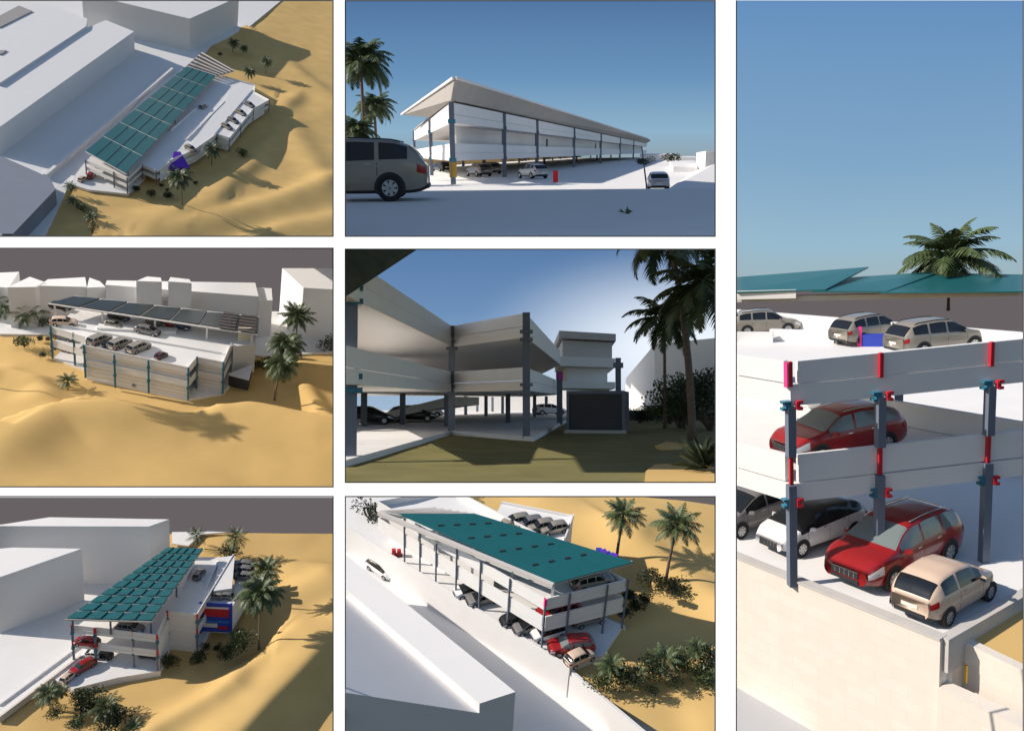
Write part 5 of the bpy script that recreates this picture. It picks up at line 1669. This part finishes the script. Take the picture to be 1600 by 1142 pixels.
    b = Buf(); b.box((p.x, p.y, .48), (.45, .4, .95), mat('bright_red', (.75, .02, .02), .5)); P.obj('body', b, rb)
    b = Buf(); b.box((p.x, p.y, 1.0), (.52, .46, .09), REDST); P.obj('lid', b, rb)
    r = P.ray(977, 338); D_ = 16.5; l = D_ / r.dot(P.Y)
    pp = Vector((l * r.dot(P.X), D_, hill(0, D_)))
    b = Buf()
    for i in range(9):
        a = i * .7
        b.poly([pp + Vector((0, 0, .01)), pp + Vector((.08 * math.cos(a), .08 * math.sin(a), .03 + .03 * (i % 3))), pp + Vector((.17 * math.cos(a + .15), .17 * math.sin(a + .15), .05 + .05 * (i % 2)))], LEAF)
    b.poly([pp + Vector((0, 0, .0)), pp + Vector((.03, 0, .16)), pp + Vector((.1, 0, .0))], LEAF)
    tag(P.obj('weed', b), 'small green weed alone on the shaded forecourt', 'plant')
    # unseen tall block, added beside the forecourt only to put it in shade
    def lx(px, D_): return Vector((P.A(px, 240, D_).x, D_, 0))
    tb = [lx(508, 11.5), lx(508, 56), lx(330, 56), lx(330, 11.5)]
    shade_blk = block(P, 'tall_block', 'unseen plain block added beyond the picture edge to shade the forecourt', [p.xy for p in tb], [1.5, 0, 0, 1.5], 48)
    KEEP.add(shade_blk)
    # parked cars far under the deck
    for i, (px, py, paint, lb) in enumerate(((748, 276, P_GREY, 'dark car parked under the deck near the corner post'), (765, 272, P_BEIGE, 'brown car parked under the deck beside the dark one'), (690, 268, P_BLACK, 'dark car deep under the end of the deck'), (832, 279, P_WHITE, 'white car low under the deck by the red box'))):
        car(P, 'hatch', paint, g(px, py), heading(B, B + de) + .3, lb, 'cars under the canopied deck', detail=1, k=1.0)
    # palms
    for i, (cx_, cy_, D_, rr, lb) in enumerate(((563, 95, 70, 3.4, 'tallest of three palms beyond the SUV'), (585, 166, 84, 2.5, 'middle palm with a thin trunk beyond the SUV'), (556, 205, 70, 2.3, 'lowest palm just over the roof of the SUV'))):
        t = P.A(cx_, cy_, D_)
        palm(P, Vector((t.x, t.y, 0)), t.z, rr, lb, nf=36, nl=24, seed=500 + i, droop=1.25, trunk_r=.14)
    # white blocks beside the street
    def wall_px(name, lb, pts, z0, cat='building'):
        v = [P.A(px, py, D_) for px, py, D_ in pts]
        return v
    def blk(lb, q, z0, z1s):
        block(P, 'white_block', lb, q, z0, z1s, WHITE, group='white blocks beside the street')
    def at(px, D_): return Vector((P.A(px, 240, D_).x, D_))
    def hz(py, px, D_): return P.A(px, py, D_).z
    def blkpx(lb, pts):
        """pts: (px, py of the top edge, distance)"""
        block(P, 'white_block', lb, [(P.A(px, py, D_).x, P.A(px, py, D_).y) for px, py, D_ in pts], -1, [P.A(px, py, D_).z for px, py, D_ in pts], WHITE, group='white blocks beside the street')
    blkpx('low white wedge of a block at the street edge, cut by the frame', [(1036, 303.5, 50), (1150, 312, 50), (1150, 248, 76), (1088, 268, 76)])
    blkpx('tall white block with a shaded side standing over the wedge', [(1103, 238, 92), (1160, 236, 92), (1160, 236, 130), (1088, 240, 130)])
    blkpx('small white block with a slanting roof, midway along the street', [(1052, 262, 110), (1090, 264, 110), (1085, 252, 150), (1046, 253, 150)])
    blkpx('far white block closing the street', [(1000, 243, 260), (1048, 242, 260), (1060, 241, 330), (1000, 241, 330)])
    blkpx('far long white block behind the shaded one', [(1056, 246, 200), (1090, 247, 200), (1085, 245, 260), (1050, 245, 260)])
    sky_sheet(P, (500, -30, 1160, 262), 440, [(0, (128, 138, 138)), (.07, (146, 166, 178)), (.2, (142, 178, 202)), (.5, (106, 148, 188)), (1, (74, 110, 156))], 'deep blue sky over the canopied facade')
    border(P, (538.5, 0.5, 1118.5, 370.5), 10.9, 'thin dark frame round the street level view', sides='LRTB')

# ================================================================== garden view: shaded decks seen from the lawn
def garden_view():
    P = Pan((540, 390, 1117, 753), Vector((0.0, -.043, -1)), 25.0)
    P.eye(2.15)
    g = lambda px, py, z=0: P.G(px, py, z)
    z3 = lambda X, Y: c3(X, Y)
    def d0(p): return Vector((p.x, p.y, 0))
    C = g(*c3(785, 825)); Lp = g(*c3(465, 800))
    top = 7.0
    Cr = d0(g(*c3(930, 452), 7.0))
    NL = d0(P.A(*c3(95, 165), 29.5))
    nl_top = P.A(*c3(95, 165), 29.5).z
    lv = [(LV[0], LV[1]), (LV[3], LV[4])]
    dr = (Cr - C).normalized()
    Rt = C + dr * (Cr - C).length * 1.0
    # near wing comes towards the lawn from the inner corner
    dn = (Lp - NL).normalized()
    NLx = NL - dn * 8
    back = dr * 60
    poly = [NLx, Lp, C, Rt, Rt + Vector((-3, 60, 0)), NLx + Vector((-20, 60, 0))]
    bld = deck_poly(P, 'parking_building', 'shaded parking decks turning a corner above the lawn', poly, lv, [0, 1, 2], [Lp, C], pw=.42, clamp=False, sleeve=False, ph=.75)
    for po, p in zip([c for c in bld.children if c.name.startswith('post')], (Lp, C)):
        for zc_ in (LV[0] + .1, LV[3] + .1):
            b = Buf(); b.box((p.x, p.y, zc_ + .22), (.72, .72, .16), STEEL); b.box((p.x, p.y, zc_ - .22), (.72, .72, .16), STEEL); P.obj('clamp', b, po)
    p = d0(P.A(547, 520, 29)); 
    b = Buf(); b.box((p.x, p.y, 3.5), (.5, .5, 7.0), STEEL, .3); po = P.obj('post', b, bld)
    for zc_, m_ in ((5.9, BLUEST), (2.7, BLUEST)):
        b = Buf(); b.box((p.x, p.y, zc_ + .3), (.85, .85, .2), m_, .3); b.box((p.x, p.y, zc_ - .2), (.85, .85, .2), m_, .3); P.obj('clamp', b, po)
    # second end further along
    T0 = d0(g(*c3(975, 590), 0.0 + 2.0)) if False else d0(P.A(*c3(945, 600), 74))
    post = d0(g(*c3(927, 765)))
    b = Buf(); b.box((post.x, post.y, 2.0), (.5, .5, 4.0), STEEL); P.obj('post', b, bld)
    b = Buf(); b.box((post.x, post.y, 4.3), (.6, .6, .7), mat('magenta_steel', (.4, .06, .3), .5)); P.obj('post_cap', b, bld)
    tw = P.building('stair_tower', 'pale stair tower rising at the far end of the shaded decks', 'tower', d0(P.A(*c3(1060, 600), 84)))
    def at(X, Y, D_): return P.A(*c3(X, Y), D_)
    D_ = 84
    q = [d0(at(930, 600, 80)), d0(at(1165, 600, D_)), d0(at(1165, 600, D_)) + Vector((1, 18, 0)), d0(at(930, 600, 80)) + Vector((0, 18, 0))]
    def zz(Y, D__=84): return P.A(*c3(1100, Y), D__).z
    for n_, y0, y1, m_, gr in (('slab', 612, 583, PARAPET, 0), ('inner_wall', 582, 522, PARAPET, -1.6), ('slab', 521, 482, PARAPET, 0), ('inner_wall', 481, 412, CANOPY, -.6), ('roof', 408, 378, COPING, .2)):
        cc = sum(q, Vector()) / 4
        b = Buf(); b.prism([(cc + (v - cc) * (1 + gr * .15)).xy for v in q], zz(y0) + .003, zz(y1), m_); P.obj(n_, b, tw, cap=True)
    p = d0(at(1178, 600, 78)); b = Buf(); b.box((p.x, p.y, zz(480, 78) / 2), (.5, .5, zz(480, 78)), STEEL); P.obj('post', b, tw)
    b = Buf(); b.box((p.x, p.y, zz(512, 78)), (.9, .9, .5), STEEL); P.obj('clamp', b, tw)
    # floor, kerb and the inner posts
    base = [Lp - dn * 40, Lp, C + Vector((.4, -.5, 0)), post, post + Vector((6, 60, 0)), Lp + Vector((-60, 60, 0))]
    ground(P, 'pavement', 'grey parking floor under the shaded decks', [v + Vector((0, -.6, 0)) for v in base[:4]] + base[4:], .14, PAVE, .5)
    k = 0
    for X, Y, D_ in ((90, 680, 62), (255, 735, 66), (445, 742, 62), (525, 715, 110), (612, 725, 100), (683, 720, 120), (706, 755, 72), (820, 735, 96), (870, 728, 110), (575, 700, 140), (640, 705, 140)):
        p = d0(at(X, Y, D_))
        b = Buf(); b.box((p.x, p.y, LV[0] / 2 + .07), (.42, .42, LV[0] - .15), STEEL); P.obj('column', b, bld)
    # far side seen through: street and blocks
    ground(P, 'road', 'sunlit street seen through the open ground floor', [d0(at(-200, 700, 112)), d0(at(1200, 700, 112)), d0(at(1200, 700, 168)), d0(at(-200, 700, 168))], -.02, PAVE, .3)
    bb = [d0(at(480, 690, 158)), d0(at(960, 690, 158)), d0(at(960, 690, 166)), d0(at(480, 690, 166))]
    block(P, 'white_block', 'long low white block seen through the open ground floor', [v.xy for v in bb], -.5, 5)
    # ramp under the deck
    r0, r1 = d0(at(60, 700, 64)), d0(at(455, 690, 78))
    b = Buf(); b.prism([r0.xy, r1.xy, (r1 + Vector((2, 14, 0))).xy, (r0 + Vector((-2, 14, 0))).xy], [.2, 1.6, 1.6, .2], [.6, 2.5, 2.5, .6], PARAPET); P.obj('ramp', b, bld, cap=True)
    # lawn and sand
    terrain(P, 'grass', 'dry green lawn in front of the shaded decks', [Vector((-30, 13, 0)), Vector((30, 13, 0)), Vector((-60, 110, 0)), Vector((90, 110, 0))], 60, [], base=-.12, amp=.04, freq=.15, m=LAWN, ny=80)
    def patch(pts, lb):
        b = Buf(); v = [g(*c3(X, Y), -.03) for X, Y in pts]
        b.prism([p.xy for p in v], -.3, -.03, SAND); tag(P.obj('sand', b, cap=True), lb, None, None, 'structure')
    patch([(1290, 1030), (1295, 965), (1335, 935), (1500, 930), (1700, 960), (1700, 1040)], 'sunlit sand patch by the foot of the nearest palm')
    patch([(1335, 855), (1385, 838), (1480, 850), (1440, 862), (1360, 864)], 'small sunlit sand patch behind the palm trunk')
    # charcoal box
    q0, q1 = g(*c3(957, 795)), g(*c3(1206, 797))
    bx = P.building('utility_box', 'charcoal utility box with a framed front beside the lawn', 'utility box', q0)
    h = P.top(q0, c3(0, 622)[1])
    dd = (q1 - q0).normalized(); nn = Vector((-dd.y, dd.x, 0)); nn = nn if nn.y > 0 else -nn
    b = Buf(); b.prism([q0.xy, q1.xy, (q1 + nn * 5).xy, (q0 + nn * 5).xy], -.1, h, DARKG); P.obj('body', b, bx)
    for a, c_, z0, z1 in ((q0, q0 + dd * .18, 0, h), (q1 - dd * .18, q1, 0, h)):
        b = Buf(); b.bar(a, c_, .16, z0, z1 + .03, STEEL, -.02); P.obj('door_frame', b, bx)
    b = Buf(); b.bar(q0 + dd * .19, q1 - dd * .19, .16, h - .2, h + .03, STEEL, -.02); P.obj('door_frame', b, bx)
    b = Buf(); b.bar(q0 - dd * .1, q1 + dd * .1, .35, -.1, .12, COPING, -.25); P.obj('sill', b, bx)
    # right-hand block and dark wall
    def d0at(X, D__): return d0(at(X, 600, D__))
    D_ = 125
    hgt = lambda Y, D__: P.A(*c3(1300, Y), D__).z
    v = [d0at(1210, 150), d0at(1335, 110), d0at(1700, 100), d0at(1700, 170)]
    block(P, 'white_block', 'large white block standing behind the palms', [p.xy for p in v], -.5, [P.A(*c3(1210, 570), 150).z, P.A(*c3(1335, 425), 110).z, P.A(*c3(1600, 388), 100).z, P.A(*c3(1600, 440), 170).z])
    a, c_ = d0at(1205, 92), d0at(1700, 88)
    b = Buf(); b.bar(a, c_, .4, -.3, 1.0, mat('slate_wall', (.09, .10, .12), .8)); tag(P.obj('garden_wall', b, cap=True), 'dark slate wall at the back of the lawn', 'wall')
    # plants
    for i, (X, Y, w_, h_, D__, m_, lb) in enumerate(((1270, 735, 3.2, 1.2, 80, LEAFD, 'low dark shrub against the slate wall beside the box'), (1400, 740, 4, 1.5, 76, LEAFD, 'low dark shrub against the slate wall behind the trunk'), (1440, 690, 6.0, 3.4, 66, LEAFB, 'large bright green bush behind the palm trunk'), (1575, 700, 5, 3.6, 60, LEAFD, 'dark bush at the frame beside the bright green one'))):
        p = d0at(X, D__)
        bush(P, p, w_, h_ * 1.35, lb, 1500, m_, seed=600 + i, leaf=.075)
    def palm_at(X, Y, D__, rr, lb, foot=None, **kw):
        t = at(X, Y, D__)
        bp = d0(t) if foot is None else d0(at(*foot))
        palm(P, bp, t.z, rr, lb, lean=(t.x - bp.x, t.y - bp.y), **kw)
    palm_at(1385, -60, 47, 3.6, 'nearest palm with its curved trunk on the lawn, its crown cut by the frame', foot=(1495, 870, 43), seed=611, nf=28, nl=26, droop=1.5, trunk_r=.17)
    palm_at(1560, 175, 42, 3.6, 'large dark palm crown filling the corner beside the curved trunk', foot=(1760, 900, 42), seed=613, nf=30, nl=26, droop=1.25)
    palm_at(1375, 310, 62, 3.4, 'slender palm farther back before the white block', trunk_r=.11, seed=614, nf=30, nl=26, droop=1.2)
    agave(P, g(*c3(1545, 960)), 2.0, 1.2, 'spiky dark plant at the frame on the sunlit sand', m=LEAFD, n=40, seed=8)
    # cars under the deck
    def c(kind, paint, X, D__, z, rz, lb, k=1.0, **kw):
        p = d0at(X, D__); p.z = z
        car(P, kind, paint, p, rz, lb, 'cars under the shaded decks', k=k, detail=1, **kw)
    c('hatch', P_BLACK, 110, 66, .14, .1, 'black car in the dark under the near wing')
    c('hatch', P_BLACK, 300, 74, .14, .1, 'second black car, beside the ramp under the near wing')
    c('hatch', P_WHITE, 885, 108, .14, .3, 'white car far under the decks by the inner posts')
    c('hatch', P_WHITE, 350, 92, .14, .2, 'white car behind the ramp under the decks')
    # olive awning over the viewer
    b = Buf()
    v = [at(-60, -60, 14.0), at(330, 8, 15.5), at(18, 214, 13.0), at(-60, 214, 12.6)]
    b.v = [tuple(p) for p in v] + [tuple(p + Vector((0, 0, .12))) for p in v]
    m_ = b.mi(mat('olive_canvas', (.06, .052, .016), .9, var=.3, scale=4, bump=.2))
    b.f = [(0, 1, 2, 3), (7, 6, 5, 4)] + [(i, (i + 1) % 4, (i + 1) % 4 + 4, i + 4) for i in range(4)]; b.m = [m_] * 6
    tag(P.obj('awning', b, cap=True), 'olive canvas corner hanging over the near wing', 'awning')
    sky_sheet(P, (500, 360, 1160, 680), 185, [(0, (170, 192, 214)), (.3, (146, 174, 204)), (.6, (108, 144, 186)), (1, (84, 120, 166))], 'blue sky over the shaded decks, pale towards the horizon', glow=(.86, .42, .55, .8))
    border(P, (538.5, 388.5, 1118.5, 754.5), 11.9, 'thin dark frame round the garden view', sides='LRTB')
tall_view()
street_view()
end_view()
dune_view()
birds_view()
low_view()
garden_view()
# ------------------------------------------------------------------ page behind the models, light, camera
trim_all()
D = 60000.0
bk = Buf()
PAGE = emit('glowing_page', [(0, (255, 255, 255)), (1, (255, 255, 255))])  # white page, no sky: made to glow so the gutters stay white
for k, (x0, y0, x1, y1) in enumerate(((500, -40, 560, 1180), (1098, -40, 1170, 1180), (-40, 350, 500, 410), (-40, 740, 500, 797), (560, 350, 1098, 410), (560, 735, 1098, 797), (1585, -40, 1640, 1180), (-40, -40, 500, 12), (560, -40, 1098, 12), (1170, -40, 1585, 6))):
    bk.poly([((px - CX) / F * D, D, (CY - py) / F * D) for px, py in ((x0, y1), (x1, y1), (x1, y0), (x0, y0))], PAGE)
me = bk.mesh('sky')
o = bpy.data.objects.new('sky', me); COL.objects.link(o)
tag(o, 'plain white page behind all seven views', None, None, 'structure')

w = bpy.data.worlds.new('World'); SC.world = w
w.use_nodes = True
nt = w.node_tree
sky = nt.nodes.new('ShaderNodeTexSky')
sky.sky_type = 'NISHITA'
sky.sun_disc = False
sky.sun_elevation = math.asin(SUN.z)
sky.sun_rotation = math.atan2(SUN.x, SUN.y)
sky.air_density = 1.0; sky.dust_density = 0.4; sky.ozone_density = 3.0
nt.links.new(sky.outputs['Color'], nt.nodes['Background'].inputs['Color'])
nt.nodes['Background'].inputs['Strength'].default_value = SKY_STRENGTH
su = bpy.data.lights.new('sun', 'SUN')
su.energy = SUN_STRENGTH; su.angle = math.radians(.6); su.color = (1.0, .91, .80)
so = bpy.data.objects.new('sun', su); COL.objects.link(so)
so.rotation_euler = SUN.to_track_quat('Z', 'Y').to_euler()
cam = bpy.data.cameras.new('camera')
co = bpy.data.objects.new('camera', cam); COL.objects.link(co)
co.rotation_euler = (math.pi / 2, 0, 0)
cam.sensor_width = 36; cam.lens = 36 * F / 1600
cam.clip_start = .5; cam.clip_end = 2e5
SC.camera = co
SC.view_settings.view_transform = 'Standard'
SC.view_settings.look = 'None'
SC.view_settings.exposure = EXPOSURE
SC.view_settings.gamma = 1
SC.cycles.max_bounces = 6
SC.cycles.use_denoising = True
